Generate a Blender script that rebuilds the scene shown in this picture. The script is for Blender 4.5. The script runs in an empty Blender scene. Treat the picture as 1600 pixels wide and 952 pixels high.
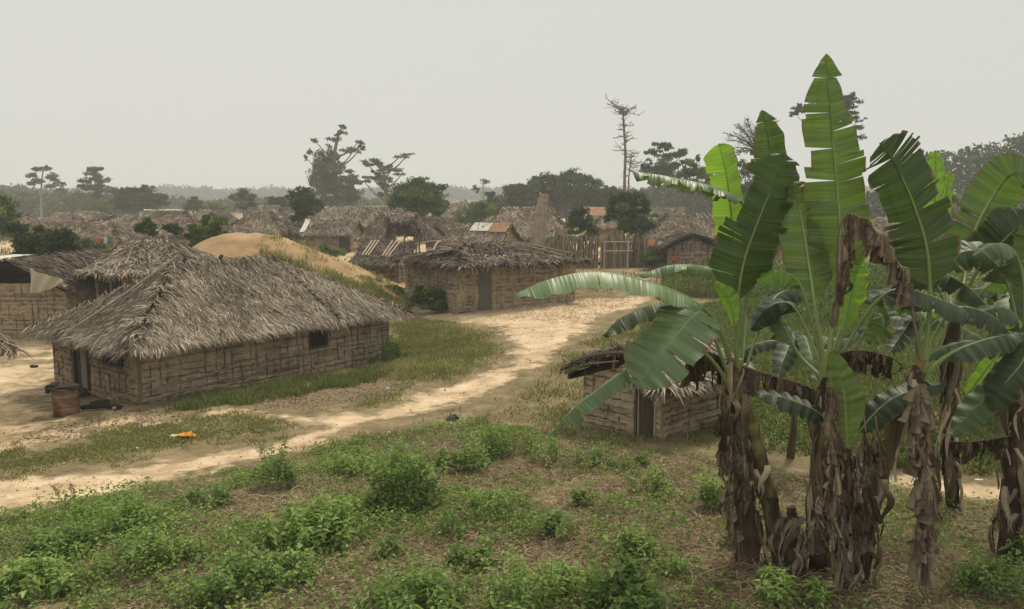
import bpy, math, random
import numpy as np
R = math.radians
# ------------------------------------------------------------------ camera, sky, sun, exposure
SC = bpy.context.scene
COL = SC.collection
CZ = 5.2
PITCH = math.atan((476 - 305) / 1300)
cam = bpy.data.objects.new('camera', bpy.data.cameras.new('camera'))
COL.objects.link(cam)
cam.location = (0, 0, CZ)
cam.rotation_euler = (math.pi / 2 - PITCH, 0, 0)
cam.data.sensor_width = 36
cam.data.lens = 36 * 1300 / 1600
cam.data.clip_end = 6000
SC.camera = cam

SUN_EL, SUN_ROT = R(58), R(-35)
W = bpy.data.worlds.new('World'); SC.world = W; W.use_nodes = True
wn = W.node_tree.nodes; wl = W.node_tree.links
for n in list(wn): wn.remove(n)
out = wn.new('ShaderNodeOutputWorld'); bgd = wn.new('ShaderNodeBackground')
sky = wn.new('ShaderNodeTexSky'); sky.sky_type = 'NISHITA'; sky.sun_disc = False
sky.sun_elevation = SUN_EL; sky.sun_rotation = SUN_ROT; sky.air_density = 1.0; sky.dust_density = 6.0
hs = wn.new('ShaderNodeHueSaturation'); hs.inputs['Saturation'].default_value = 0.15
hs.inputs['Value'].default_value = 0.35
mx = wn.new('ShaderNodeMix'); mx.data_type = 'RGBA'; mx.inputs[0].default_value = 0.86
tc = wn.new('ShaderNodeTexCoord'); sp = wn.new('ShaderNodeSeparateXYZ'); mr = wn.new('ShaderNodeMapRange')
mr.interpolation_type = 'SMOOTHSTEP'
mr.inputs['From Min'].default_value = 0.25; mr.inputs['From Max'].default_value = 0.9
gr = wn.new('ShaderNodeMix'); gr.data_type = 'RGBA'
gr.inputs[6].default_value = (6.05, 6.1, 5.8, 1)       # overcast veil near the horizon
gr.inputs[7].default_value = (9.2, 8.8, 7.9, 1)      # brighter overhead, as thick haze is
wl.new(tc.outputs['Generated'], sp.inputs[0]); wl.new(sp.outputs['Z'], mr.inputs['Value'])
wl.new(mr.outputs[0], gr.inputs[0]); wl.new(sky.outputs[0], hs.inputs['Color'])
wl.new(hs.outputs[0], mx.inputs[6]); wl.new(gr.outputs[2], mx.inputs[7])
wl.new(mx.outputs[2], bgd.inputs['Color']); bgd.inputs['Strength'].default_value = 0.1
wl.new(bgd.outputs[0], out.inputs['Surface'])

sun = bpy.data.objects.new('sun', bpy.data.lights.new('sun', 'SUN')); COL.objects.link(sun)
sun.data.energy = 2.3; sun.data.angle = R(7); sun.data.color = (1.0, 0.9, 0.74)
sun.rotation_euler = (R(90) - SUN_EL, 0, R(150))
SC.view_settings.view_transform = 'Standard'; SC.view_settings.look = 'None'
SC.view_settings.exposure = 0.34; SC.view_settings.gamma = 1.0
SC.cycles.use_denoising = True
SC.cycles.max_bounces = 6; SC.cycles.diffuse_bounces = 3; SC.cycles.transmission_bounces = 3
SC.cycles.volume_bounces = 1; SC.cycles.transparent_max_bounces = 6
SC.cycles.caustics_reflective = False; SC.cycles.caustics_refractive = False

# ------------------------------------------------------------------ survey helpers: photograph pixel -> world point
def ray(px, py):
    a = (px - 800) / 1300; b = -(py - 476) / 1300
    return (a, b * math.sin(PITCH) + math.cos(PITCH), b * math.cos(PITCH) - math.sin(PITCH))
def at(px, py, D):
    r = ray(px, py); t = D / r[1]
    return np.array((t * r[0], D, CZ + t * r[2]))

_C = np.array([(-10.6,23.1,-.7),(-4.7,30.6,-1.2),(-14.7,26.4,-1.05),(-9,33.5,-1.2),(-16,21,-.85),(-20,28,-1.05),(-20,36,-1.1),
 (-25,45,-.7),(-9.5,14.8,-.25),(-5,19,-.42),(-2,22,-.36),(0,26,-.2),(-.5,33,-.05),(3,30,0),(0,38,0),(-6,39,-.5),(3,17,.1),
 (4,10.3,.4),(7,10.8,.3),(0,9,.5),(-5,9,.4),(0,13,.22),(5,14,.22),(8,20,.1),(12,30,0),(5,25,0),(-9,10,.1),(0,0,1.),
 (-10,0,.5),(10,0,1.),(-18,15,-.6),(-14,10,-.1),(12,15,.15),(12,8,.4)], float)
def TZ(x, y):
    x = np.asarray(x, float); y = np.asarray(y, float)
    num = np.zeros(np.broadcast(x, y).shape); den = num + 0.02
    for cx, cy, cz in _C:
        w = np.exp(-((x - cx) ** 2 + (y - cy) ** 2) / 18.0)
        num = num + w * cz; den = den + w
    near = np.exp(-np.maximum(0, y - 60) / 20)
    bump = (.035 * np.sin(x * 1.3 + .7 * y) * np.cos(y * .9 - .4 * x) + .018 * np.sin(3.1 * x - 1.1 * y) * np.sin(2.7 * y + x)) * near
    return num / den + bump
def tz(x, y): return float(TZ(x, y))
def gnd(px, py):
    z = 0.0; r = ray(px, py)
    for _ in range(25):
        t = (z - CZ) / r[2]; z = .5 * z + .5 * tz(t * r[0], t * r[1])
    t = (z - CZ) / r[2]
    return np.array((t * r[0], t * r[1], z))

# ------------------------------------------------------------------ mesh builder
class MB:
    def __init__(s): s.V = []; s.F = []; s.T = []; s.n = 0
    def add(s, V, F, tint=.5, mat=0):
        V = np.asarray(V, float).reshape(-1, 3); F = np.asarray(F, int)
        if len(V) == 0 or len(F) == 0: return
        s.V.append(V); s.F.append((F + s.n, mat)); s.n += len(V)
        s.T.append(np.broadcast_to(np.asarray(tint, float), (len(V),)).copy())
    def build(s, name, mats, parent=None, smooth=False, attrs=None):
        if not isinstance(mats, (list, tuple)): mats = [mats]
        me = bpy.data.meshes.new(name)
        V = np.concatenate(s.V); off = np.zeros(3)
        p = parent
        while p is not None: off += np.array(p.location); p = p.parent
        V = V - off
        me.vertices.add(len(V)); me.vertices.foreach_set('co', V.ravel().astype(np.float32))
        tot = sum(f.shape[0] for f, m in s.F)
        loops = np.concatenate([f.ravel() for f, m in s.F])
        cnt = np.concatenate([np.full(f.shape[0], f.shape[1]) for f, m in s.F])
        mi = np.concatenate([np.full(f.shape[0], m) for f, m in s.F])
        me.loops.add(len(loops)); me.loops.foreach_set('vertex_index', loops.astype(np.int32))
        me.polygons.add(tot)
        st = np.concatenate([[0], np.cumsum(cnt)[:-1]])
        me.polygons.foreach_set('loop_start', st.astype(np.int32))
        me.polygons.foreach_set('material_index', mi.astype(np.int32))
        me.polygons.foreach_set('use_smooth', np.full(tot, smooth))
        a = me.attributes.new('tint', 'FLOAT', 'POINT'); a.data.foreach_set('value', np.concatenate(s.T).astype(np.float32))
        for k, v in (attrs or {}).items():
            b = me.attributes.new(k, 'FLOAT', 'POINT'); b.data.foreach_set('value', np.asarray(v, np.float32))
        for m in mats: me.materials.append(m)
        me.update(calc_edges=True); me.validate()
        o = bpy.data.objects.new(name, me); COL.objects.link(o)
        if parent is not None: o.parent = parent
        return o

def root(name, loc, label, cat, group=None):
    o = bpy.data.objects.new(name, None); COL.objects.link(o)
    o.location = tuple(float(v) for v in loc); o.empty_display_size = .2
    return tag(o, label, cat, group)
def tag(o, label=None, cat=None, group=None, kind=None):
    if label: o['label'] = label
    if cat: o['category'] = cat
    if group: o['group'] = group
    if kind: o['kind'] = kind
    return o

def nrm(v): 
    v = np.asarray(v, float); l = np.linalg.norm(v, axis=-1, keepdims=True); return v / np.maximum(l, 1e-9)
def box(mb, c, sx, sy, sz, rz=0, tint=.5, mat=0, rx=0):
    P = np.array([(x, y, z) for x in (-.5, .5) for y in (-.5, .5) for z in (-.5, .5)]) * (sx, sy, sz)
    if rx: P = P @ np.array([[1,0,0],[0,math.cos(rx),math.sin(rx)],[0,-math.sin(rx),math.cos(rx)]])
    P = P @ np.array([[math.cos(rz),math.sin(rz),0],[-math.sin(rz),math.cos(rz),0],[0,0,1]]) + np.array(c, float)
    mb.add(P, [(0,1,3,2),(4,6,7,5),(0,4,5,1),(2,3,7,6),(0,2,6,4),(1,5,7,3)], tint, mat)
def tube(mb, pts, rad, sides=6, tint=.5, mat=0, jit=0, rg=None):
    P = np.asarray(pts, float); n = len(P); rad = np.broadcast_to(np.asarray(rad, float), (n,))
    T = nrm(np.gradient(P, axis=0)); ref = np.array((0, 0, 1.)) if abs(T[0][2]) < .8 else np.array((1., 0, 0))
    S = nrm(np.cross(T, ref)); N = np.cross(S, T)
    a = np.linspace(0, 2 * math.pi, sides, endpoint=False)
    V = P[:, None] + rad[:, None, None] * (np.cos(a)[None, :, None] * S[:, None] + np.sin(a)[None, :, None] * N[:, None])
    if jit: V = V + (rg or np.random.default_rng(1)).normal(0, jit, V.shape)
    i = np.arange(n - 1)[:, None] * sides; j = np.arange(sides)[None]; k = (j + 1) % sides
    F = np.stack([i + j, i + k, i + sides + k, i + sides + j], -1).reshape(-1, 4)
    t = np.repeat(np.broadcast_to(np.asarray(tint, float), (n,)), sides)
    mb.add(V.reshape(-1, 3), F, t, mat)
    mb.add(np.concatenate([V[0], V[-1]]), [list(range(sides))[::-1], list(range(sides, 2 * sides))], float(t[-1]), mat)
def spline(pts, n=40):
    P = np.asarray(pts, float); m = len(P)
    Q = np.vstack([2 * P[0] - P[1], P, 2 * P[-1] - P[-2]]); o = []
    for u in np.linspace(0, m - 1, n):
        i = min(int(u), m - 2); f = u - i; a, b, c, d = Q[i], Q[i + 1], Q[i + 2], Q[i + 3]
        o.append(.5 * ((2 * b) + (c - a) * f + (2 * a - 5 * b + 4 * c - d) * f * f + (3 * b - a - 3 * c + d) * f ** 3))
    return np.array(o)
def strips(mb, P, Dr, N, L, Wd, tint, mat=0, bend=.12):
    """thin tapered blades: base P, direction Dr, face normal N"""
    n = len(P)
    if n == 0: return
    Dr = nrm(Dr); S = nrm(np.cross(Dr, N)); L = np.broadcast_to(L, (n,))[:, None]; Wd = np.broadcast_to(Wd, (n,))[:, None]
    M = P + Dr * L * .55 + N * L * .02; E = P + Dr * L - N * L * bend
    V = np.stack([P - S * Wd * .4, P + S * Wd * .4, M + S * Wd * .5, M - S * Wd * .5, E], 1).reshape(-1, 3)
    b = np.arange(n)[:, None] * 5
    t = np.repeat(np.broadcast_to(tint, (n,)), 5)
    k = len(mb.V)
    mb.add(V, np.hstack([b, b + 1, b + 2, b + 3]), t, mat)
    mb.F.append((np.hstack([b + 3, b + 2, b + 4]) + (mb.n - len(V)), mat))
def kites(mb, P, Dr, N, L, Wd, tint, mat=0, fold=.25):
    n = len(P)
    if n == 0: return
    Dr = nrm(Dr); S = nrm(np.cross(Dr, N)); N = np.cross(S, Dr)
    L = np.broadcast_to(L, (n,))[:, None]; Wd = np.broadcast_to(Wd, (n,))[:, None]
    A = P + Dr * L * .42 + S * Wd * .5 + N * Wd * fold; B = P + Dr * L * .42 - S * Wd * .5 + N * Wd * fold
    V = np.stack([P, A, P + Dr * L - N * L * .12, B], 1).reshape(-1, 3)
    b = np.arange(n)[:, None] * 4; t = np.repeat(np.broadcast_to(tint, (n,)), 4)
    mb.add(V, np.hstack([b, b + 1, b + 2]), t, mat)
    mb.F.append((np.hstack([b, b + 2, b + 3]) + (mb.n - len(V)), mat))

# ------------------------------------------------------------------ materials
def ramp_mat(name, stops, rough=.9, scale=6., namt=.35, bump=0., bscale=30., transl=0., spec=.2, obj=True, stretch=(1,1,1), tadd=None, hue=None):
    """colour ramp driven by the mesh's own 'tint' plus noise"""
    m = bpy.data.materials.new(name); m.use_nodes = True; nt = m.node_tree; N = nt.nodes; L = nt.links
    pb = N['Principled BSDF']; pb.inputs['Roughness'].default_value = rough; pb.inputs['Specular IOR Level'].default_value = spec
    a = N.new('ShaderNodeAttribute'); a.attribute_name = 'tint'
    tcn = N.new('ShaderNodeTexCoord'); mp = N.new('ShaderNodeMapping'); mp.inputs['Scale'].default_value = stretch
    L.new(tcn.outputs['Object'], mp.inputs[0])
    nz = N.new('ShaderNodeTexNoise'); nz.inputs['Scale'].default_value = scale; nz.inputs['Detail'].default_value = 5
    L.new(mp.outputs[0], nz.inputs['Vector'])
    s = N.new('ShaderNodeMath'); s.operation = 'SUBTRACT'; s.inputs[1].default_value = .5; L.new(nz.outputs['Fac'], s.inputs[0])
    mu = N.new('ShaderNodeMath'); mu.operation = 'MULTIPLY_ADD'; mu.inputs[1].default_value = namt * 2
    L.new(s.outputs[0], mu.inputs[0]); L.new(a.outputs['Fac'], mu.inputs[2])
    cr = N.new('ShaderNodeValToRGB'); e = cr.color_ramp.elements
    while len(e) < len(stops): e.new(.5)
    for i, (p, c) in enumerate(stops): e[i].position = p; e[i].color = (*c, 1)
    L.new(mu.outputs[0], cr.inputs[0]); L.new(cr.outputs[0], pb.inputs['Base Color'])
    if bump:
        n2 = N.new('ShaderNodeTexNoise'); n2.inputs['Scale'].default_value = bscale; n2.inputs['Detail'].default_value = 6
        L.new(mp.outputs[0], n2.inputs['Vector'])
        b = N.new('ShaderNodeBump'); b.inputs['Strength'].default_value = bump; b.inputs['Distance'].default_value = .03
        L.new(n2.outputs['Fac'], b.inputs['Height']); L.new(b.outputs[0], pb.inputs['Normal'])
    if transl:
        tr = N.new('ShaderNodeBsdfTranslucent'); g = N.new('ShaderNodeMix'); g.data_type = 'RGBA'; g.blend_type = 'MULTIPLY'
        g.inputs[0].default_value = 1; g.inputs[7].default_value = (1.5, 1.6, .7, 1); L.new(cr.outputs[0], g.inputs[6]); L.new(g.outputs[2], tr.inputs[0])
        ms = N.new('ShaderNodeMixShader'); ms.inputs[0].default_value = transl
        L.new(pb.outputs[0], ms.inputs[1]); L.new(tr.outputs[0], ms.inputs[2]); L.new(ms.outputs[0], N['Material Output'].inputs[0])
    return m
M = {}
M['thatch'] = ramp_mat('grey_thatch', [(0,(.035,.028,.02)),(.35,(.125,.102,.075)),(.7,(.27,.225,.168)),(1,(.5,.43,.335))], scale=1.2, namt=.25)
M['thatch_far'] = ramp_mat('brown_thatch', [(0,(.04,.031,.022)),(.4,(.135,.107,.077)),(.75,(.245,.197,.144)),(1,(.4,.325,.24))], scale=.8, namt=.4)
M['thatch_dark'] = ramp_mat('old_dark_thatch', [(0,(.03,.024,.019)),(.4,(.095,.074,.056)),(.75,(.18,.142,.108)),(1,(.36,.29,.22))], scale=1, namt=.35)
M['mud'] = ramp_mat('mud_wall', [(0,(.055,.042,.028)),(.3,(.175,.135,.09)),(.6,(.345,.27,.18)),(1,(.48,.39,.27))], scale=3, namt=.2, bump=.6, bscale=14)
M['wood'] = ramp_mat('weathered_wood', [(0,(.05,.04,.03)),(.5,(.17,.135,.1)),(1,(.42,.34,.25))], scale=6, namt=.3, bump=.3, bscale=40, stretch=(6,6,1))
M['darkwood'] = ramp_mat('dark_plank', [(0,(.03,.025,.02)),(.5,(.085,.07,.055)),(1,(.2,.17,.135))], scale=5, namt=.3, bump=.3, stretch=(8,8,.6))
M['graywood'] = ramp_mat('grey_door_board', [(0,(.06,.06,.05)),(.5,(.16,.15,.12)),(1,(.3,.28,.23))], scale=3, namt=.3, stretch=(6,6,.6))
M['bark'] = ramp_mat('bark', [(0,(.04,.033,.027)),(.5,(.14,.115,.09)),(1,(.32,.26,.2))], scale=4, namt=.4, bump=.6, bscale=12, stretch=(3,3,.7))
M['palebark'] = ramp_mat('pale_dead_bark', [(0,(.1,.085,.07)),(.5,(.25,.2,.16)),(1,(.42,.34,.27))], scale=2, namt=.4, bump=.6, bscale=8, stretch=(4,4,.5))
M['leaf'] = ramp_mat('tree_leaves', [(0,(.02,.038,.014)),(.5,(.075,.125,.038)),(1,(.18,.25,.075))], scale=.5, namt=.25, transl=.2)
M['leaf_dark'] = ramp_mat('dark_tree_leaves', [(0,(.017,.028,.016)),(.5,(.052,.08,.038)),(1,(.12,.165,.068))], scale=.4, namt=.25, transl=.12)
M['leaf_yel'] = ramp_mat('yellow_green_leaves', [(0,(.05,.07,.02)),(.5,(.12,.15,.05)),(1,(.22,.25,.08))], scale=.6, namt=.2, transl=.2)
M['weed'] = ramp_mat('weed_leaves', [(0,(.03,.052,.013)),(.45,(.10,.165,.04)),(.8,(.2,.295,.08)),(1,(.32,.41,.14))], scale=1.2, namt=.15, transl=.3, rough=.65, spec=.3)
M['grass'] = ramp_mat('grass_blades', [(0,(.06,.075,.024)),(.4,(.155,.175,.055)),(.75,(.27,.255,.105)),(1,(.44,.39,.2))], scale=.5, namt=.2, transl=.2)
M['straw'] = ramp_mat('dry_straw', [(0,(.07,.048,.026)),(.5,(.22,.165,.095)),(1,(.5,.41,.27))], scale=1, namt=.2)
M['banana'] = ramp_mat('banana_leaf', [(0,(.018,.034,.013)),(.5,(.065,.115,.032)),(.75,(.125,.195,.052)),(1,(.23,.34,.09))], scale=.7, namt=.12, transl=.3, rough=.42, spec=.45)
M['banana_pale'] = ramp_mat('waxy_banana_leaf', [(0,(.025,.045,.022)),(.5,(.11,.175,.07)),(1,(.24,.34,.15))], scale=.7, namt=.12, transl=.22, rough=.4, spec=.5)
M['banana_young'] = ramp_mat('young_banana_leaf', [(0,(.09,.18,.03)),(.5,(.19,.34,.05)),(1,(.33,.5,.1))], scale=.7, namt=.12, transl=.4, rough=.45, spec=.4)
M['midrib'] = ramp_mat('banana_midrib', [(0,(.06,.1,.03)),(.5,(.17,.24,.08)),(1,(.34,.4,.18))], scale=2, namt=.2, rough=.5, spec=.4)
M['deadleaf'] = ramp_mat('dead_banana_leaf', [(0,(.03,.022,.015)),(.35,(.115,.086,.06)),(.7,(.28,.225,.165)),(1,(.52,.45,.34))], scale=1.5, namt=.25, transl=.12)
M['stem'] = ramp_mat('banana_stem', [(0,(.025,.017,.012)),(.4,(.09,.06,.038)),(.62,(.17,.13,.055)),(.8,(.21,.21,.07)),(1,(.26,.3,.1))], scale=2.5, namt=.5, bump=.4, bscale=10, stretch=(3,3,.6))
M['sand'] = ramp_mat('mound_earth', [(0,(.17,.11,.058)),(.5,(.35,.235,.125)),(1,(.5,.36,.21))], scale=.9, namt=.5, bump=.9, bscale=3.5)
M['rust'] = ramp_mat('rusty_steel', [(0,(.06,.03,.018)),(.5,(.2,.12,.075)),(1,(.42,.3,.21))], scale=4, namt=.6, rough=.7, bump=.2)
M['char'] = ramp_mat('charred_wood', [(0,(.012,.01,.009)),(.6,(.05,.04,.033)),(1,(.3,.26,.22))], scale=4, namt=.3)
M['cloth'] = ramp_mat('cream_cloth', [(0,(.3,.25,.18)),(.5,(.45,.4,.3)),(1,(.55,.5,.4))], scale=2, namt=.2)
M['sheet'] = ramp_mat('pale_roof_sheet', [(0,(.3,.29,.25)),(.5,(.5,.49,.43)),(1,(.65,.64,.58))], scale=1, namt=.3, rough=.6)
M['redsheet'] = ramp_mat('rusty_roof_sheet', [(0,(.16,.08,.05)),(.5,(.28,.14,.08)),(1,(.4,.24,.15))], scale=2, namt=.4)
def leaf_detail(m, brown=(.15,.095,.05)):
    """parallel side veins and browned margins of a banana leaf"""
    nt = m.node_tree; N = nt.nodes; L = nt.links; pb = N['Principled BSDF']; src = pb.inputs['Base Color'].links[0].from_socket
    a = N.new('ShaderNodeAttribute'); a.attribute_name = 'along'; e = N.new('ShaderNodeAttribute'); e.attribute_name = 'edge'
    v = N.new('ShaderNodeTexNoise'); v.noise_dimensions = '1D'; v.inputs['Scale'].default_value = 1.6; v.inputs['Detail'].default_value = 4; L.new(a.outputs['Fac'], v.inputs['W'])
    r = N.new('ShaderNodeMapRange'); r.inputs['From Min'].default_value = .3; r.inputs['From Max'].default_value = .7; r.inputs['To Min'].default_value = .88; r.inputs['To Max'].default_value = 1.12; L.new(v.outputs['Fac'], r.inputs['Value'])
    mu = N.new('ShaderNodeMix'); mu.data_type = 'RGBA'; mu.blend_type = 'MULTIPLY'; mu.inputs[0].default_value = 1; L.new(src, mu.inputs[6]); L.new(r.outputs[0], mu.inputs[7])
    t = N.new('ShaderNodeTexCoord'); n2 = N.new('ShaderNodeTexNoise'); n2.inputs['Scale'].default_value = 7; n2.inputs['Detail'].default_value = 5; L.new(t.outputs['Object'], n2.inputs['Vector'])
    ad = N.new('ShaderNodeMath'); ad.operation = 'MULTIPLY_ADD'; ad.inputs[1].default_value = .7; L.new(n2.outputs['Fac'], ad.inputs[0]); L.new(e.outputs['Fac'], ad.inputs[2])
    st = N.new('ShaderNodeMapRange'); st.inputs['From Min'].default_value = 1.29; st.inputs['From Max'].default_value = 1.36; L.new(ad.outputs[0], st.inputs['Value'])
    mb_ = N.new('ShaderNodeMix'); mb_.data_type = 'RGBA'; mb_.inputs[7].default_value = (*brown, 1); L.new(st.outputs[0], mb_.inputs[0]); L.new(mu.outputs[2], mb_.inputs[6])
    for l in list(src.links):
        if l.to_node != mu: q = l.to_socket; L.remove(l); L.new(mb_.outputs[2], q)
    b = N.new('ShaderNodeBump'); b.inputs['Strength'].default_value = .5; b.inputs['Distance'].default_value = .02; L.new(v.outputs['Fac'], b.inputs['Height']); L.new(b.outputs[0], pb.inputs['Normal'])
for k in ('banana', 'banana_pale', 'banana_young'): leaf_detail(M[k])
def flat(name, c, rough=.8):
    return ramp_mat(name, [(0, tuple(v * .7 for v in c)), (.5, c), (1, tuple(min(1, v * 1.25) for v in c))], rough=rough, scale=8, namt=.3)
M['orange'] = flat('orange_plastic', (.6,.24,.03)); M['red'] = flat('red_fabric', (.55,.07,.04)); M['teal'] = flat('teal_fabric', (.06,.16,.16))
M['white'] = flat('white_fabric', (.55,.53,.47)); M['rubber'] = flat('black_rubber', (.03,.028,.026)); M['peach'] = flat('peach_fabric', (.62,.27,.15))
M['feather'] = flat('dark_feathers', (.03,.02,.018)); M['comb'] = flat('red_comb', (.5,.04,.03))
M['cap'] = flat('thatch_cap', (.3,.25,.18))

# ------------------------------------------------------------------ ground
def wpoly(px): return np.array([gnd(x, y)[:2] for x, y in px])
def sdist(poly, x, y):
    """signed distance in metres to a ground outline, positive inside"""
    inside = np.zeros(x.shape, bool); dm = np.full(x.shape, 1e9); n = len(poly)
    for i in range(n):
        x0, y0 = poly[i]; x1, y1 = poly[(i + 1) % n]
        c = (y0 > y) != (y1 > y)
        with np.errstate(divide='ignore', invalid='ignore'):
            xi = (x1 - x0) * (y - y0) / (y1 - y0 + 1e-12) + x0
        inside ^= c & (x < xi)
        dx, dy = x1 - x0, y1 - y0; t = np.clip(((x - x0) * dx + (y - y0) * dy) / (dx * dx + dy * dy + 1e-12), 0, 1)
        dm = np.minimum(dm, (x - x0 - t * dx) ** 2 + (y - y0 - t * dy) ** 2)
    d = np.sqrt(dm); return np.where(inside, d, -d)
PATH = wpoly([(-60,752),(60,742),(180,730),(300,708),(400,692),(455,677),(475,668),(440,660),(400,650),(340,650),(300,655),(330,640),(420,640),(520,648),(600,638),(655,605),(735,592),(792,562),(785,532),
 (765,512),(700,502),(640,494),(612,480),(640,470),(700,482),(800,474),(900,466),(1000,462),(1050,452),(1010,478),(960,492),(930,510),(905,535),(870,560),(800,595),(770,615),(700,640),(600,662),(540,682),(480,706),(400,727),(300,747),(180,772),(60,797),(-60,820)])
YARD = wpoly([(-300,440),(0,440),(130,440),(140,500),(90,560),(88,612),(218,640),(260,650),(270,660),(180,680),(100,692),(0,712),(-60,722),(-300,740)])
LITTER = wpoly([(395,628),(430,606),(500,596),(560,592),(615,597),(622,612),(560,632),(470,640),(400,640)])
G1 = wpoly([(600,508),(640,500),(705,505),(770,520),(788,545),(740,585),(660,600),(625,632),(560,640),(520,640),(600,620),(620,600),(560,588),(430,602),(380,628),(260,640),(240,634),(420,600),(600,560)])
GS = wpoly([(-60,735),(0,713),(110,692),(200,668),(300,655),(370,648),(430,658),(455,670),(400,686),(300,702),(180,722),(60,735),(-60,748)])
BACKDIRT = wpoly([(850,416),(1060,416),(1400,416),(1700,416),(1700,408),(850,408)])
RPATH = wpoly([(1330,735),(1400,742),(1500,752),(1700,765),(1700,785),(1500,772),(1400,757),(1330,745)])
RDIRT = wpoly([(1540,430),(1700,430),(1700,560),(1600,535),(1560,500)])
GR = wpoly([(1010,500),(1150,470),(1560,480),(1700,560),(1700,750),(1400,735),(1150,700),(1130,560),(990,540)])
FORE = wpoly([(-60,822),(60,800),(180,775),(300,750),(400,730),(480,710),(560,690),(640,672),(760,660),(880,680),(1000,700),(1150,720),(1400,770),(1700,800),(2200,1000),(1700,1500),(0,1500),(-500,1000)])
def axis(lo, hi, step, far_lo, far_hi, g=1.16):
    a = list(np.arange(lo, hi, step)); s = step; v = hi
    while v < far_hi: a.append(v); s *= g; v += s
    s = step; v = lo - step
    while v > far_lo: a.insert(0, v); s *= g; v -= s
    return np.array(a)
gx = axis(-21, 13, .11, -3000, 3000); gy = axis(7, 34, .11, -300, 4500, 1.1)
X, Y = np.meshgrid(gx, gy); Z = TZ(X, Y)
def vnoise(x, y, s, seed=0):
    """cheap smooth value noise"""
    xs, ys = x / s, y / s; xi, yi = np.floor(xs).astype(int), np.floor(ys).astype(int); fx, fy = xs - xi, ys - yi
    fx = fx * fx * (3 - 2 * fx); fy = fy * fy * (3 - 2 * fy)
    def h(a, b):
        n = (a * 374761393 + b * 668265263 + seed * 974634777) & 0x7fffffff; n = ((n ^ (n >> 13)) * 1274126177) & 0x7fffffff
        return (n & 0xffff) / 65535.
    return (h(xi, yi) * (1 - fx) + h(xi + 1, yi) * fx) * (1 - fy) + (h(xi, yi + 1) * (1 - fx) + h(xi + 1, yi + 1) * fx) * fy
def fnoise(x, y, s, seed=0): return .5 * vnoise(x, y, s, seed) + .3 * vnoise(x, y, s / 2.1, seed + 1) + .2 * vnoise(x, y, s / 4.3, seed + 2)
ss = lambda a, b, v: np.clip((v - a) / (b - a), 0, 1) ** 2 * (3 - 2 * np.clip((v - a) / (b - a), 0, 1))
def masks(x, y):
    j = (fnoise(x, y, 1.1, 5) - .5) * 1.1 + (fnoise(x, y, .28, 15) - .5) * .7
    dirt = np.maximum(ss(-.2, .95, sdist(PATH, x, y) + j * 1.1), (.86 - .5 * ss(.42, .62, fnoise(x, y, 1.7, 66))) * ss(-.4, .6, sdist(YARD, x, y) + j * 1.3))
    dirt = dirt * (1 - .35 * ss(.45, .6, fnoise(x, y, 2.3, 61)) * (sdist(PATH, x, y) < 0)); dirt = np.maximum(dirt, ss(-.3, .3, sdist(RPATH, x, y) + j * .6)); dirt = np.maximum(dirt, ss(-.5, .5, sdist(RDIRT, x, y) + j))
    vill = ss(44, 52, y + j * 4) * (1 - ss(160, 260, y)); dirt = np.maximum(dirt, vill * ss(.3, .55, fnoise(x, y, 9, 9)) * (1 - ss(5, 9, x - (y - 45) * .35)))
    lit = np.maximum(ss(-.5, .5, sdist(LITTER, x, y) + j), 1. * ss(-.5, .8, sdist(FORE, x, y)) * ss(.40, .58, fnoise(x, y, 1.9, 21) + .1 * ss(0, 4, x)))
    lit = np.maximum(lit, .7 * ss(.3, -1.5, np.abs(y - 26 + .55 * (x + 6))) * (x < -4) * (1 - dirt))
    lit = lit * (1 - dirt)
    return dirt, lit
DI, LI = masks(X, Y)
Z = Z + (fnoise(X, Y, .5, 40) - .5) * .05 * np.exp(-np.maximum(0, Y - 40) / 10) - DI * .03 * (Y < 60)
ny, nx = X.shape; i = np.arange(ny - 1)[:, None] * nx + np.arange(nx - 1)[None]
F = np.stack([i, i + 1, i + nx + 1, i + nx], -1).reshape(-1, 4)
mb = MB(); mb.add(np.stack([X, Y, Z], -1).reshape(-1, 3), F)
gm = bpy.data.materials.new('ground_soil'); gm.use_nodes = True; nt = gm.node_tree; N = nt.nodes; L = nt.links
pb = N['Principled BSDF']; pb.inputs['Roughness'].default_value = .95; pb.inputs['Specular IOR Level'].default_value = .1
tcn = N.new('ShaderNodeTexCoord')
def nz(s, d=6, dist=0.):
    n = N.new('ShaderNodeTexNoise'); n.inputs['Scale'].default_value = s; n.inputs['Detail'].default_value = d; n.inputs['Distortion'].default_value = dist
    L.new(tcn.outputs['Object'], n.inputs['Vector']); return n.outputs['Fac']
def cramp(src, stops):
    c = N.new('ShaderNodeValToRGB'); e = c.color_ramp.elements
    while len(e) < len(stops): e.new(.5)
    for k, (p, q) in enumerate(stops): e[k].position = p; e[k].color = (*q, 1)
    L.new(src, c.inputs[0]); return c.outputs[0]
def mixc(f, a, b):
    m = N.new('ShaderNodeMix'); m.data_type = 'RGBA'; L.new(f, m.inputs[0]); L.new(a, m.inputs[6]); L.new(b, m.inputs[7]); return m.outputs[2]
green = cramp(nz(1.3), [(.3,(.10,.085,.042)),(.5,(.18,.15,.075)),(.66,(.27,.21,.12))])
green2 = mixc(cramp(nz(11), [(.4,(0,0,0)),(.65,(1,1,1))]), green, cramp(nz(3), [(.3,(.11,.085,.05)),(.7,(.26,.2,.125))]))
dirtc = cramp(nz(1.1, 8, .4), [(.3,(.36,.26,.16)),(.5,(.53,.405,.26)),(.7,(.66,.53,.365))])
dirt2 = mixc(cramp(nz(7, 8, 1), [(.5,(0,0,0)),(.72,(.75,.75,.75))]), dirtc, cramp(nz(2), [(.3,(.26,.18,.11)),(.7,(.42,.31,.2))]))
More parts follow.
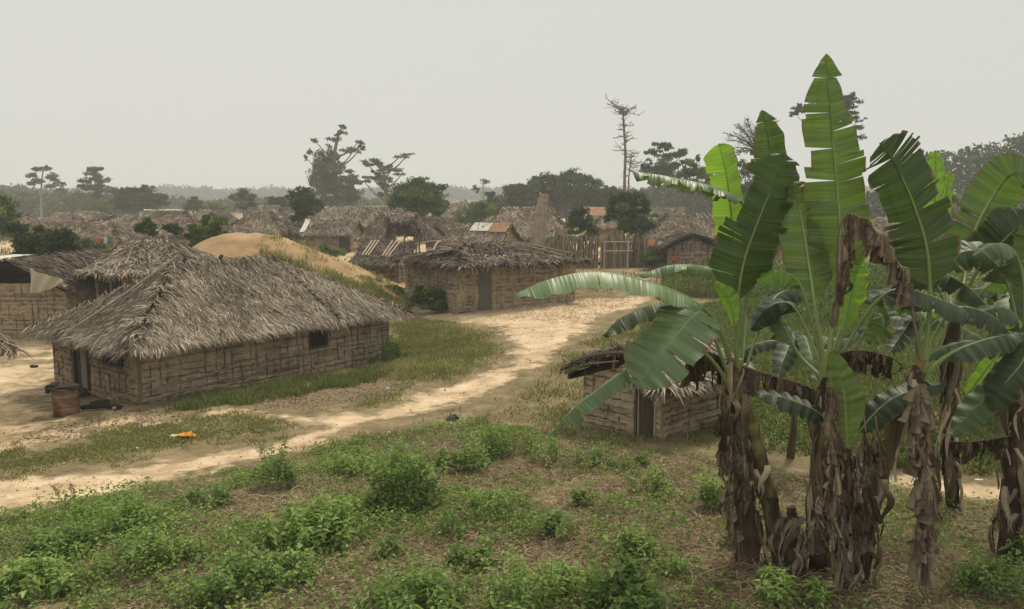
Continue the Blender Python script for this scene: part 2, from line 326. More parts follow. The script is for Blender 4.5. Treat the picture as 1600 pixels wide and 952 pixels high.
litc = cramp(nz(16, 6, .5), [(.3,(.055,.04,.024)),(.5,(.15,.112,.066)),(.7,(.33,.262,.165))])
def attr(k):
    a = N.new('ShaderNodeAttribute'); a.attribute_name = k; return a.outputs['Fac']
def sharpen(k, amt=1.1):
    m = N.new('ShaderNodeMath'); m.operation = 'MULTIPLY_ADD'; m.inputs[1].default_value = amt
    s = N.new('ShaderNodeMath'); s.operation = 'SUBTRACT'; s.inputs[1].default_value = .5; L.new(nz(4, 8), s.inputs[0]); L.new(s.outputs[0], m.inputs[0]); L.new(attr(k), m.inputs[2])
    r = N.new('ShaderNodeMapRange'); r.interpolation_type = 'SMOOTHSTEP'; r.inputs['From Min'].default_value = .15; r.inputs['From Max'].default_value = .85; L.new(m.outputs[0], r.inputs['Value']); return r.outputs[0]
L.new(mixc(sharpen('dirt'), mixc(sharpen('litter'), green2, litc), dirt2), pb.inputs['Base Color'])
bn = N.new('ShaderNodeBump'); bn.inputs['Strength'].default_value = .7; bn.inputs['Distance'].default_value = .05
L.new(nz(9, 10, .3), bn.inputs['Height']); L.new(bn.outputs[0], pb.inputs['Normal'])
g = mb.build('ground', gm, smooth=True, attrs={'dirt': DI.ravel(), 'litter': LI.ravel()}); tag(g, kind='structure')

# haze: one closed volume round the whole place
HX, HY0, HY1, HZ0, HZ1 = 900, -120, 1150, -3, 40
hm = bpy.data.materials.new('haze_air'); hm.use_nodes = True; hn = hm.node_tree.nodes
hn.remove(hn['Principled BSDF']); pv = hn.new('ShaderNodeVolumePrincipled'); pv.inputs['Density'].default_value = .00095
pv.inputs['Color'].default_value = (.86, .91, .93, 1); pv.inputs['Anisotropy'].default_value = .1
hm.node_tree.links.new(pv.outputs[0], hn['Material Output'].inputs['Volume'])
mb = MB(); box(mb, (0, (HY0 + HY1) / 2, (HZ0 + HZ1) / 2), HX * 2, HY1 - HY0, HZ1 - HZ0); hz = mb.build('haze', hm); tag(hz, kind='stuff')

# ------------------------------------------------------------------ thatch and walls
def slope(mb, e0, e1, r0, r1, n, L=.5, Wd=.035, seed=0, tb=.5, tv=.25, sag=.08, thick=.1, fringe=1., mat=0, jitter=.35, lift=.05):
    rg = np.random.default_rng(seed); e0, e1, r0, r1 = map(lambda v: np.asarray(v, float), (e0, e1, r0, r1))
    def pt(u, v):
        u = np.asarray(u)[..., None]; v = np.asarray(v)[..., None]
        P = (e0 * (1 - u) + e1 * u) * (1 - v) + (r0 * (1 - u) + r1 * u) * v
        P = P.copy(); P[..., 2] -= (1 - v[..., 0]) ** 4 * .16 * (vnoise(u[..., 0] * np.linalg.norm(e1 - e0), u[..., 0] * 0, .8, seed + 21) - .4); P[..., 2] -= sag * np.sin(math.pi * v[..., 0]) * (.6 + .4 * np.sin(3.1 * u[..., 0] * 2 + seed)); return P
    nrmv = nrm(np.cross(e1 - e0, (r0 + r1) / 2 - (e0 + e1) / 2)); nrmv = nrmv if nrmv[2] > 0 else -nrmv
    nu, nv = 24, 9; U, V = np.meshgrid(np.linspace(0, 1, nu), np.linspace(0, 1, nv)); P = pt(U, V) + nrmv * rg.normal(0, .015, U.shape)[..., None]
    Q = pt(U, V) - nrmv * thick
    idx = np.arange(nv - 1)[:, None] * nu + np.arange(nu - 1)[None]
    f = np.stack([idx, idx + 1, idx + nu + 1, idx + nu], -1).reshape(-1, 4); n0 = nu * nv
    a = np.arange(nu - 1); rim = np.stack([a, a + n0, a + n0 + 1, a + 1], -1)
    mb.add(np.concatenate([P.reshape(-1, 3), Q.reshape(-1, 3)]), np.concatenate([f, f[:, ::-1] + n0, rim]), tb * .5, mat)
    down = nrm((e0 + e1) / 2 - (r0 + r1) / 2)
    wl_, wr_ = np.linalg.norm(e1 - e0), np.linalg.norm(r1 - r0)
    v = rg.random(n * 2); keep = rg.random(n * 2) < ((1 - v) * wl_ + v * wr_) / max(wl_, wr_); v = v[keep][:n]; u = rg.random(len(v))
    hs_ = np.linalg.norm((e0 + e1) / 2 - (r0 + r1) / 2); rows = max(3, int(hs_ / (L * .62))); vq = (np.floor(v * rows) + .55 + rg.normal(0, .13, len(v)) + .3 * (fnoise(u * wl_, v * 0, 1.1, seed + 3) - .5)) / rows
    v = np.where(rg.random(len(v)) < .72, np.clip(vq, 0, 1), v)
    P = pt(u, v) + nrmv * (rg.random(len(v)) * lift + .008)[:, None]
    al = nrm(e1 - e0)
    D = down + al * (rg.normal(0, jitter, len(v)) + (fnoise(u * wl_, v * hs_, 1.0, seed + 31) - .5) * 1.5)[:, None] + nrmv * rg.normal(.10, .07, len(v))[:, None]
    cl = (fnoise(u * wl_ * 1.0 + seed, v * 4, 1.3, seed) - .5) * 1.2 + (fnoise(u * wl_ + seed, v * 9, .4, seed + 2) - .5) * .7
    t = tb + rg.normal(0, tv * .75, len(v)) + cl * .5
    strips(mb, P, D, nrm(nrmv + rg.normal(0, .25, (len(v), 3))), L * rg.uniform(.3, 1.5, len(v)) ** 1.1, Wd * rg.uniform(.4, 1.8, len(v)), np.clip(t, .02, 1), mat)
    k = int(wl_ / Wd * 2.2 * fringe)
    if k:
        u = rg.random(k); P = pt(u, np.full(k, .02)) + nrmv * (rg.random(k)[:, None] * thick * -.7 + .03)
        low = .35 + 1.1 * vnoise(u * wl_, u * 0, .35, seed + 7)
        D = down + al * rg.normal(0, .3, k)[:, None] + np.array((0, 0, -.35))
        strips(mb, P, D, nrm(nrmv + rg.normal(0, .3, (k, 3))), L * rg.uniform(.3, .8, k) * low, Wd * rg.uniform(.5, 1.2, k), np.clip(tb + .05 + rg.normal(0, tv, k), .02, 1), mat, bend=.3)
def capline(mb, a, b, n, L, Wd, tb, seed, spread=1.):
    """thatch bent over a ridge or a hip"""
    rg = np.random.default_rng(seed); a, b = np.asarray(a, float), np.asarray(b, float); al = nrm(b - a)
    P = a + (b - a) * rg.random(n)[:, None] + np.array((0, 0, .06)) + rg.normal(0, .04, (n, 3))
    sd = nrm(np.cross(al, (0, 0, 1.))); s = np.where(rg.random(n) < .5, -1, 1)[:, None]
    D = sd * s * spread + al * rg.normal(0, .35, n)[:, None] + np.array((0, 0, -.45)) + rg.normal(0, .15, (n, 3))
    strips(mb, P, D, nrm(np.array((0, 0, 1.)) + rg.normal(0, .3, (n, 3))), L * rg.uniform(.5, 1.2, n), Wd * rg.uniform(.6, 1.5, n), np.clip(tb + rg.normal(0, .22, n), .02, 1), 0, bend=.2)
def wall(mb, p0, p1, zb, top, res=.06, cu=.27, cv=.17, holes=(), seed=0, amp=.035, tb=.62, thick=.12, stick=.0, flat_lines=False):
    """mud panel between a lattice of sticks; top is a number or f(u)"""
    rg = np.random.default_rng(seed); p0, p1 = np.array(p0[:2], float), np.array(p1[:2], float); Lw = np.linalg.norm(p1 - p0); al = (p1 - p0) / Lw; out_ = np.array((al[1], -al[0]))
    tf = top if callable(top) else (lambda u: np.full(np.shape(u), float(top)))
    nu = max(3, int(Lw / res)); H = float(np.max(tf(np.linspace(0, 1, 21)))) - zb; nv = max(3, int(H / res))
    us = np.linspace(0, Lw, nu); vs = np.linspace(0, 1, nv); U, Vn = np.meshgrid(us, vs)
    Hh = tf(U / Lw) - zb; Vv = Vn * Hh
    nl = max(2, int(Lw / cu)); lu = (np.arange(nl) + rg.uniform(-.18, .18, nl)) * cu; lh = max(2, int(H / cv)); lv = (np.arange(lh) + rg.uniform(-.2, .2, lh)) * cv + .06
    wob = .035 * (fnoise(U, Vv, .22, seed) - .5) * 2 + .05 * (fnoise(U, Vv, .8, seed + 2) - .5) * 2; wob2 = .03 * (fnoise(U, Vv, .2, seed + 3) - .5) * 2 + .06 * (fnoise(U, Vv, 1.2, seed + 5) - .5) * 2
    du = np.min(np.abs((U + wob)[..., None] - lu), -1); dv = np.min(np.abs((Vv + wob2)[..., None] - lv), -1)
    br = fnoise(U, Vv, .35, seed + 9); line = np.maximum(np.exp(-(du / max(.013, res * .45)) ** 2) * ss(.38, .55, br), np.exp(-(dv / max(.012, res * .45)) ** 2) * ss(.36, .56, 1 - br + .08))
    lump = fnoise(U, Vv, .16, seed + 4) - .5
    iu = np.argmin(np.abs((U + wob)[..., None] - lu), -1); iv = np.argmin(np.abs((Vv + wob2)[..., None] - lv), -1)
    cell = (np.sin(iu * 12.9898 + iv * 78.233 + seed) * 43758.5) % 1.0 - .5
    disp = amp * (.5 - line) + amp * .5 * cell + amp * 1.3 * lump + .06 * (fnoise(U, Vv, 1.6, seed + 8) - .5)
    P = p0 + al * U[..., None] + out_ * disp[..., None]; A = np.concatenate([P, (zb + Vv)[..., None]], -1)
    B = np.concatenate([p0 + al * U[..., None] - out_ * thick, (zb + Vv)[..., None]], -1)
    t = np.clip(tb + .5 * (fnoise(U, Vv, max(.07, res * 1.6), seed + 14) - .5) + .16 * cell + .3 * lump + .25 * (fnoise(U, Vv, .9, seed + 6) - .5) - (.42 if res < .05 else .3) * line * (.5 + fnoise(U, Vv, .6, seed + 12)), 0, 1)  # grooves tinted darker: dark sticks and mud, plus crevice shade put into the colour
    idx = np.arange(nv - 1)[:, None] * nu + np.arange(nu - 1)[None]; f = np.stack([idx, idx + 1, idx + nu + 1, idx + nu], -1).reshape(-1, 4)
    uc = (U[:-1, :-1] + U[1:, 1:]).ravel() / 2; vc = (Vv[:-1, :-1] + Vv[1:, 1:]).ravel() / 2 + zb; ok = np.ones(len(f), bool)
    for a, b, c, d in holes: ok &= ~((uc > a) & (uc < b) & (vc > c) & (vc < d))
    f = f[ok]; n0 = nu * nv; a = np.arange(nu - 1) + (nv - 1) * nu; rim = np.stack([a, a + 1, a + 1 + n0, a + n0], -1)
    cE = np.arange(nv - 1) * nu; rl = np.stack([cE, cE + nu, cE + nu + n0, cE + n0], -1); cE = cE + nu - 1; rr = np.stack([cE, cE + n0, cE + nu + n0, cE + nu], -1)
    mb.add(np.concatenate([A.reshape(-1, 3), B.reshape(-1, 3)]), np.concatenate([f, f[:, ::-1] + n0, rim, rl, rr]), np.concatenate([t.ravel(), np.full(n0, .3)]))
    if stick:
        for q_ in range(int(Lw * H * 5 * stick)):
            a0 = rg.uniform(0, Lw - .3); a1 = min(Lw, a0 + rg.uniform(.3, 1.3)); v = rg.uniform(.08, H - .1); s_ = np.linspace(a0, a1, 6)
            if any(a0 < h_[1] and a1 > h_[0] and h_[2] < v + zb < h_[3] for h_ in holes): continue
            tube(mb, np.concatenate([p0 + al * s_[:, None] + out_ * (amp * .6 + .008), (zb + v + rg.normal(0, .008, 6) + rg.uniform(-.04, .04) * np.linspace(0, 1, 6))[:, None]], -1), .007, 4, rg.uniform(.1, .9), 1)
        for u_ in lu[(lu > .05) & (lu < Lw - .05)]:
            for h0 in np.arange(0, H - .3, .5):
                if rg.random() < .45 or any(h_[0] < u_ < h_[1] and h0 + zb + .4 > h_[2] for h_ in holes): continue
                tube(mb, [(*(p0 + al * (u_ + rg.normal(0, .01)) + out_ * amp * .5), zb + h0), (*(p0 + al * (u_ + rg.normal(0, .01)) + out_ * (amp * .5 + .01)), zb + h0 + rg.uniform(.25, .5))], .012, 5, rg.uniform(.1, .55), 1)
        for v in lv[lv < H - .1]:                           # outer withies
            if rg.random() > stick: continue
            a0 = rg.uniform(0, .5) * Lw; a1 = min(Lw, a0 + rg.uniform(.5, 1) * Lw * .6); s_ = np.linspace(a0, a1, 14)
            keep = all(not (a0 < h_[1] and a1 > h_[0] and h_[2] < v + zb < h_[3]) for h_ in holes)
            if not keep: continue
            zz = zb + v + .03 * np.sin(s_ * 3 + v * 9) + rg.normal(0, .006, 14)
            tube(mb, np.concatenate([p0 + al * s_[:, None] + out_ * (amp * .75 + .012), zz[:, None]], -1), .011, 5, rg.uniform(.3, .85), 1)
    return al, out_, Lw
def hut(name, label, px0, px1, D, eave_y, ridge_y, kind='hip', depth=4.5, rot=0., inset=.25, n=900, mat='thatch_far', tb=.5, seed=1, walltop=None, door=None, wtb=.55, group='thatched mud huts across the village', over=.35, z0=None, cat='hut', extra=None):
    """hut surveyed by its front eave line: ends px0..px1 at distance D, eave and ridge heights from the photograph"""
    A = at(px0, eave_y, D); B = at(px1, eave_y, D); ze = A[2]; c = (A + B) / 2; Lh = np.linalg.norm(B - A) / 2
    zr = at((px0 + px1) / 2, ridge_y, D + depth / 2)[2]
    ctr = np.array((c[0], D + depth / 2)); ca, sa = math.cos(R(rot)), math.sin(R(rot))
    def w(x, y, z): return np.array((ctr[0] + x * ca - y * sa, ctr[1] + x * sa + y * ca, z))
    zb = tz(ctr[0], ctr[1]) if z0 is None else z0
    r = root(name, (ctr[0], ctr[1], zb), label, cat, group)
    hw = depth / 2; k = Lh * (inset * 2 if kind == 'hip' else 0)
    mb = MB(); e = [w(-Lh, -hw, ze), w(Lh, -hw, ze), w(Lh, hw, ze), w(-Lh, hw, ze)]; r0 = w(-Lh + k, 0, zr); r1 = w(Lh - k, 0, zr)
    sl = max(.35, D * .007); sw = max(.03, D * .0011)
    slope(mb, e[0], e[1], r0, r1, n, sl, sw, seed, tb); slope(mb, e[2], e[3], r1, r0, n // 3, sl, sw, seed + 1, tb)
    if kind == 'hip':
        slope(mb, e[1], e[2], r1, r1, n // 3, sl, sw, seed + 2, tb); slope(mb, e[3], e[0], r0, r0, n // 3, sl, sw, seed + 3, tb)
    capline(mb, r0, r1, n // 10, sl, sw, tb + .1, seed + 5)
    if kind == 'hip': capline(mb, r0, e[0], n // 16, sl, sw, tb, seed + 6); capline(mb, r1, e[1], n // 16, sl, sw, tb, seed + 7)
    mb.build('roof', M[mat], r)
    mb = MB(); o = over; res = max(.08, D * .0016); wz = ze + .12 if walltop is None else walltop; holes = []
    if door: 
        dc = (door[0] + 1) / 2 * 2 * (Lh - o); holes = [(dc - door[1] / 2, dc + door[1] / 2, zb - .3, zb + door[2])]
    cs = [w(-Lh + o, -hw + o, 0), w(Lh - o, -hw + o, 0), w(Lh - o, hw - o, 0), w(-Lh + o, hw - o, 0)]
    gt = (lambda u: wz + (zr - ze - .1) * (1 - np.abs(2 * np.asarray(u) - 1))) if kind == 'gable' else wz
    wall(mb, cs[0], cs[1], zb - .25, wz, res, holes=holes, seed=seed, tb=wtb); wall(mb, cs[1], cs[2], zb - .25, gt, res, seed=seed + 1, tb=wtb)
    wall(mb, cs[2], cs[3], zb - .25, wz, res * 2, seed=seed + 2, tb=wtb); wall(mb, cs[3], cs[0], zb - .25, gt, res, seed=seed + 3, tb=wtb)
    mb.build('wall', [M['mud'], M['wood']], r)
    if door:
        mb = MB(); q = w(-Lh + o + (door[0] + 1) / 2 * 2 * (Lh - o), -hw + o + .06, zb + door[2] / 2); box(mb, q, door[1] - .04, .04, door[2], R(rot), .4); mb.build('door', M['darkwood'], r)
    if extra: extra(r, w, Lh, hw, ze, zr, zb)
    return r

# ---- the big hut on the left
def big_hut():
    th = R(52); c, s = math.cos(th), math.sin(th); Fp = np.array((-10.55, 23.09)); Lw, Ww = 9.6, 5.3
    def w(a, b, z): return np.array((Fp[0] + a * c - b * s, Fp[1] + a * s + b * c, z))   # a along the long wall, b along the gable side
    r = root('thatched_hut', w(Lw / 2, Ww / 2, -1.0), 'large mud hut with wide grey palm thatch roof, nearest on the left beside the path', 'hut', 'thatched mud huts across the village')
    o = .55; ze, zr = .9, 3.15
    e = [w(-o, -o, ze + .08), w(Lw + o, -o, ze), w(Lw + o, Ww + o, ze), w(-o, Ww + o, ze)]; r0, r1 = w(2.75, Ww / 2, 2.95), w(6.5, Ww / 2, 3.0)
    mb = MB()
    slope(mb, e[0], e[1], r0, r1, 30000, .36, .021, 11, .55, .3, sag=.09, jitter=.33, lift=.03, fringe=1.0)
    slope(mb, e[3], e[0], r0, r0, 15000, .36, .021, 12, .55, .3, sag=.08, jitter=.33, lift=.03, fringe=1.0)
    slope(mb, e[1], e[2], r1, r1, 2500, .42, .035, 13, .45); slope(mb, e[2], e[3], r1, r0, 2500, .42, .035, 14, .45)
    capline(mb, r0, r1, 1300, .4, .022, .58, 15); capline(mb, e[0], r0, 700, .3, .022, .6, 16, .8); capline(mb, e[1], r1, 260, .32, .03, .5, 17, .5); capline(mb, e[3], r0, 350, .4, .035, .5, 18, .7)
    rg = np.random.default_rng(3)                          # ragged tufts along the front hip, dark faces painting the shade of torn holes
    for t_ in (.12, .3, .45, .62, .7):
        p = e[0] * (1 - t_) + r0 * t_; n_ = 70
        strips(mb, p + rg.normal(0, .12, (n_, 3)) * (1, 1, .3) + (0, 0, .08), nrm(rg.normal(0, 1, (n_, 3)) * (1, 1, .35) + (.1, -.3, -.3)), nrm(rg.normal(0, .4, (n_, 3)) + (0, 0, 1)), rg.uniform(.2, .5, n_), .03, rg.uniform(.5, 1, n_))
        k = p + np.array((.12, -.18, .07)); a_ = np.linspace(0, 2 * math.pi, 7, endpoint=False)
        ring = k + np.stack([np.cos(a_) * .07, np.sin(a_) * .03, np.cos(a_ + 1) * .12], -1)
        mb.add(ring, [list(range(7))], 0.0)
    rf = mb.build('roof', M['thatch'], r)
    mb = MB(); tube(mb, spline([e[0] * .42 + e[3] * .58 + (0, 0, .16), (e[0] * .42 + e[3] * .58) * .5 + r0 * .5 + (0, 0, .14), r0 + (.1, .1, .3)], 14), [.035] * 14, 6, .75); mb.build('pole', M['wood'], rf)
    mb = MB(); q = e[0] * .30 + e[1] * .70
    for i_ in range(46):
        t_ = i_ / 46; p = (r1 * (1 - t_) + q * t_) + np.array((0, 0, .09 - .06 * math.sin(math.pi * t_))); a_ = i_ * 1.9
        d = np.array((math.cos(a_), math.sin(a_), .3)) * .07; tube(mb, [p - d, p, p + d], [.02, .035, .02], 5, .25 + .5 * (i_ % 3 == 0))
    mb.build('seam_rope', M['bark'], rf)
    for t_, dx in ((.08, .1), (.42, .16)):
        mb = MB(); p = r0 * (1 - t_) + r1 * t_; tube(mb, [p + (-.1, 0, -.1), p + (dx, 0.05, .22)], [.055, .06], 7, .2); mb.build('ridge_stub', M['bark'], rf)
    # walls
    zb = -1.5; mb = MB()
    LH = [(5.95, 6.72, .05, .8)]; gd = (3.35, 4.18)
    GH = [(Ww - gd[1], Ww - gd[0], -2, .95), (Ww - 1.75, Ww - .75, .22, 1.02)]
    GH = [(3.0 - .0, 3.0 + .0, 0, 0)]
    # gable side runs from the far left corner to the front corner, u measured from the left corner
    dU = (1.35, 2.35); wU = (3.25, 4.45)
    GH = [(dU[0], dU[1], -2, .92), (wU[0], wU[1], .25, .98)]
    wall(mb, w(0, 0, 0), w(Lw, 0, 0), zb, 1.15, .035, .3, .19, LH, 21, .055, .62, .16, .95)
    wall(mb, w(0, Ww, 0), w(0, 0, 0), zb, 1.15, .035, .3, .19, GH, 22, .055, .62, .16, .95)
    wall(mb, w(Lw, 0, 0), w(Lw, Ww, 0), zb, 1.15, .08, .3, .19, (), 23); wall(mb, w(Lw, Ww, 0), w(0, Ww, 0), zb, 1.15, .1, .3, .19, (), 24)
    for a, b in ((0, 0), (0, Ww), (Lw, 0)):
        p = w(a, b, 0); tube(mb, [p + (0, 0, zb), p + (0, 0, 1.15)], .05, 7, .5, 1)
    al = nrm(w(0, 0, 0) - w(0, Ww, 0)); ol = np.array((al[1], -al[0], 0)); wg = lambda u, off, z: w(0, Ww, 0) + al * u + ol * off + np.array((0, 0, z))
    for z_ in (-.95, -.8): tube(mb, spline([wg(.1, .06, z_ + .16), wg(2.6, .07, z_ + .03), wg(5.2, .06, z_ - .05)], 12), .022, 5, .8, 1)
    for z_ in (-.62, -.35): tube(mb, spline([w(.0, -.06, z_), w(1.6, -.07, z_ + .12), w(3.2, -.06, z_ + .28)], 12), .02, 5, .75, 1)
    mb.build('wall', [M['mud'], M['wood']], r)
    rz = math.atan2(al[1], al[0])
    mb = MB(); du = (dU[0] + dU[1]) / 2
    box(mb, wg(du + .12, -.06, -.05), .62, .05, 1.95, rz, .75); dr = mb.build('door', M['graywood'], r)
    mb = MB(); box(mb, wg(dU[0] + .06, .0, -.05), .1, .14, 1.95, rz, .3); box(mb, wg(dU[1] - .05, .0, -.05), .08, .14, 1.95, rz, .3); box(mb, wg(dU[0] + .25, -.03, -.05), .14, .04, 1.95, rz, .45); mb.build('door_frame', M['darkwood'], dr)
    mb = MB(); box(mb, wg((wU[0] + wU[1]) / 2 + .06, -.07, .62), .52, .04, .68, rz, .55); wd = mb.build('window', M['graywood'], r)
    mb = MB(); box(mb, wg(wU[0] + .14, -.0, .6), .26, .1, .76, rz, .15); box(mb, wg(wU[1] - .12, -.0, .6), .16, .12, .8, rz, .2); box(mb, wg((wU[0] + wU[1]) / 2, .03, .235), 1.2, .14, .06, rz, .7); mb.build('frame', M['darkwood'], wd)
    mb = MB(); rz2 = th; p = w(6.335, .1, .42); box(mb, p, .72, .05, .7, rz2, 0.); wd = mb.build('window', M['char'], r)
    mb = MB(); box(mb, w(6.335, -.01, .04), .82, .12, .05, rz2, .5); box(mb, w(5.96, -.01, .42), .05, .12, .68, rz2, .3); box(mb, w(6.71, -.01, .42), .05, .12, .68, rz2, .3); mb.build('frame', M['darkwood'], wd)
big_hut()

# ---- small hut among the bananas
def small_hut():
    c0 = gnd(1033, 689)[:2]; th = R(-14); c, s = math.cos(th), math.sin(th)
    # front wall runs left from the corner, side wall runs right and back
    a = np.array((1.28, 18.6)) - c0; Lf = 2.15; fa = nrm(a); sb = np.array((-fa[1], fa[0])); sb = -sb if sb[1] < 0 else sb; sb = -np.array((fa[1], -fa[0])) if False else sb
    if sb[0] < 0: sb = np.array((-sb[0], sb[1]))
    Ls = 2.6
    w = lambda u, v, z: np.array((c0[0] + fa[0] * u + sb[0] * v, c0[1] + fa[1] * u + sb[1] * v, z))
    zb = -.05; r = root('small_mud_hut', w(Lf / 2, Ls / 2, 0), 'small mud hut with dark plank door and collapsing roof, behind the arching banana leaf', 'hut', 'thatched mud huts across the village')
    ztop = 1.42; mb = MB()
    wall(mb, w(Lf, 0, 0), w(0, 0, 0), zb, lambda u: 1.16 + .4 * np.sin(np.clip(np.asarray(u) * 1.5, 0, 1) * 1.57), .03, .36, .16, [(Lf - .66, Lf - .16, -1, 1.5)], 31, .045, .66, .12, .7)
    wall(mb, w(0, 0, 0), w(0, Ls, 0), zb, ztop, .03, .5, .15, (), 32, .045, .6, .12, .8)
    wall(mb, w(0, Ls, 0), w(Lf, Ls, 0), zb, 1.1, .08, .3, .16, (), 33); wall(mb, w(Lf, Ls, 0), w(Lf, 0, 0), zb, 1.0, .05, .3, .16, (), 34)
    mb.build('wall', [M['mud'], M['wood']], r)
    mb = MB(); rz = math.atan2(fa[1], fa[0])
    for k in range(3): box(mb, w(.24 + k * .16, .03, .74), .155, .03, 1.42, rz, .3 + .12 * k)
    d = mb.build('door', M['darkwood'], r)
    mb = MB(); box(mb, w(.14, -.02, .74), .035, .07, 1.44, rz, .95); mb2 = MB(); box(mb2, w(.645, -.02, .74), .05, .07, 1.5, rz, .25); box(mb2, w(.585, -.01, .74), .03, .05, 1.5, rz, .9)
    mb.build('jamb', M['wood'], d); mb2.build('jamb', M['wood'], d)
    mb = MB(); rg = np.random.default_rng(5)
    # thatch left only on the right slope, sagging
    slope(mb, w(-.35, -.25, 1.36), w(-.35, Ls + .2, 1.4), w(.9, .1, 1.95), w(.9, Ls, 1.95), 1900, .4, .028, 41, .68, .3, sag=.1, jitter=.5, fringe=2)
    slope(mb, w(Lf + .3, Ls, 1.25), w(Lf + .35, -.15, 1.2), w(.9, Ls, 1.9), w(1.0, .0, 1.84), 900, .3, .03, 42, .4, .25, sag=-.08, jitter=.6, fringe=1.2)
    slope(mb, w(.75, -.3, 1.5), w(-.3, -.28, 1.36), w(.95, .6, 1.78), w(.55, .6, 1.78), 260, .35, .028, 43, .7, .3, sag=.06, jitter=.5, fringe=1.6)
    mb.build('roof', M['thatch'], r)
    mb = MB()                                              # exposed rafters, with dark rotten thatch on the edge
    for k in range(5):
        t = k / 4; p = w(Lf + .45 - t * 1.5, -.2, 1.32 + .62 * min(1, t * 1.15)); q = p + np.array((sb[0] * 1.8, sb[1] * 1.8, .02)); tube(mb, [p, (p + q) / 2, q], .03, 5, .4)
    tube(mb, spline([w(Lf + .5, -.22, 1.28), w(Lf - .1, -.24, 1.62), w(Lf - .8, -.24, 1.84), w(.7, -.2, 1.95)], 16), .035, 6, .35); tube(mb, spline([w(Lf + .4, -.16, 1.2), w(Lf - .2, -.2, 1.5), w(1.0, -.2, 1.72)], 14), .022, 6, .6)
    tube(mb, [w(1.7, -.05, 1.5), w(1.66, -.05, 1.85)], .035, 5, .5); tube(mb, [w(1.25, -.05, 1.5), w(1.22, -.05, 1.9)], .03, 5, .6)
    P = np.array([w(u, -.2 + .5 * v, 1.3 + .68 * min(1, (Lf + .5 - u) / 1.6) + .03) for u, v in rg.random((260, 2)) * (1.7, 1) + (1.0, 0)])
    strips(mb, P, nrm(rg.normal(0, 1, (260, 3)) + np.array((fa[0], fa[1], -.3))), nrm(rg.normal(0, .4, (260, 3)) + (0, 0, 1)), .25, .03, rg.uniform(0, .5, 260))
    mb.build('rafters', M['wood'], r)
small_hut()

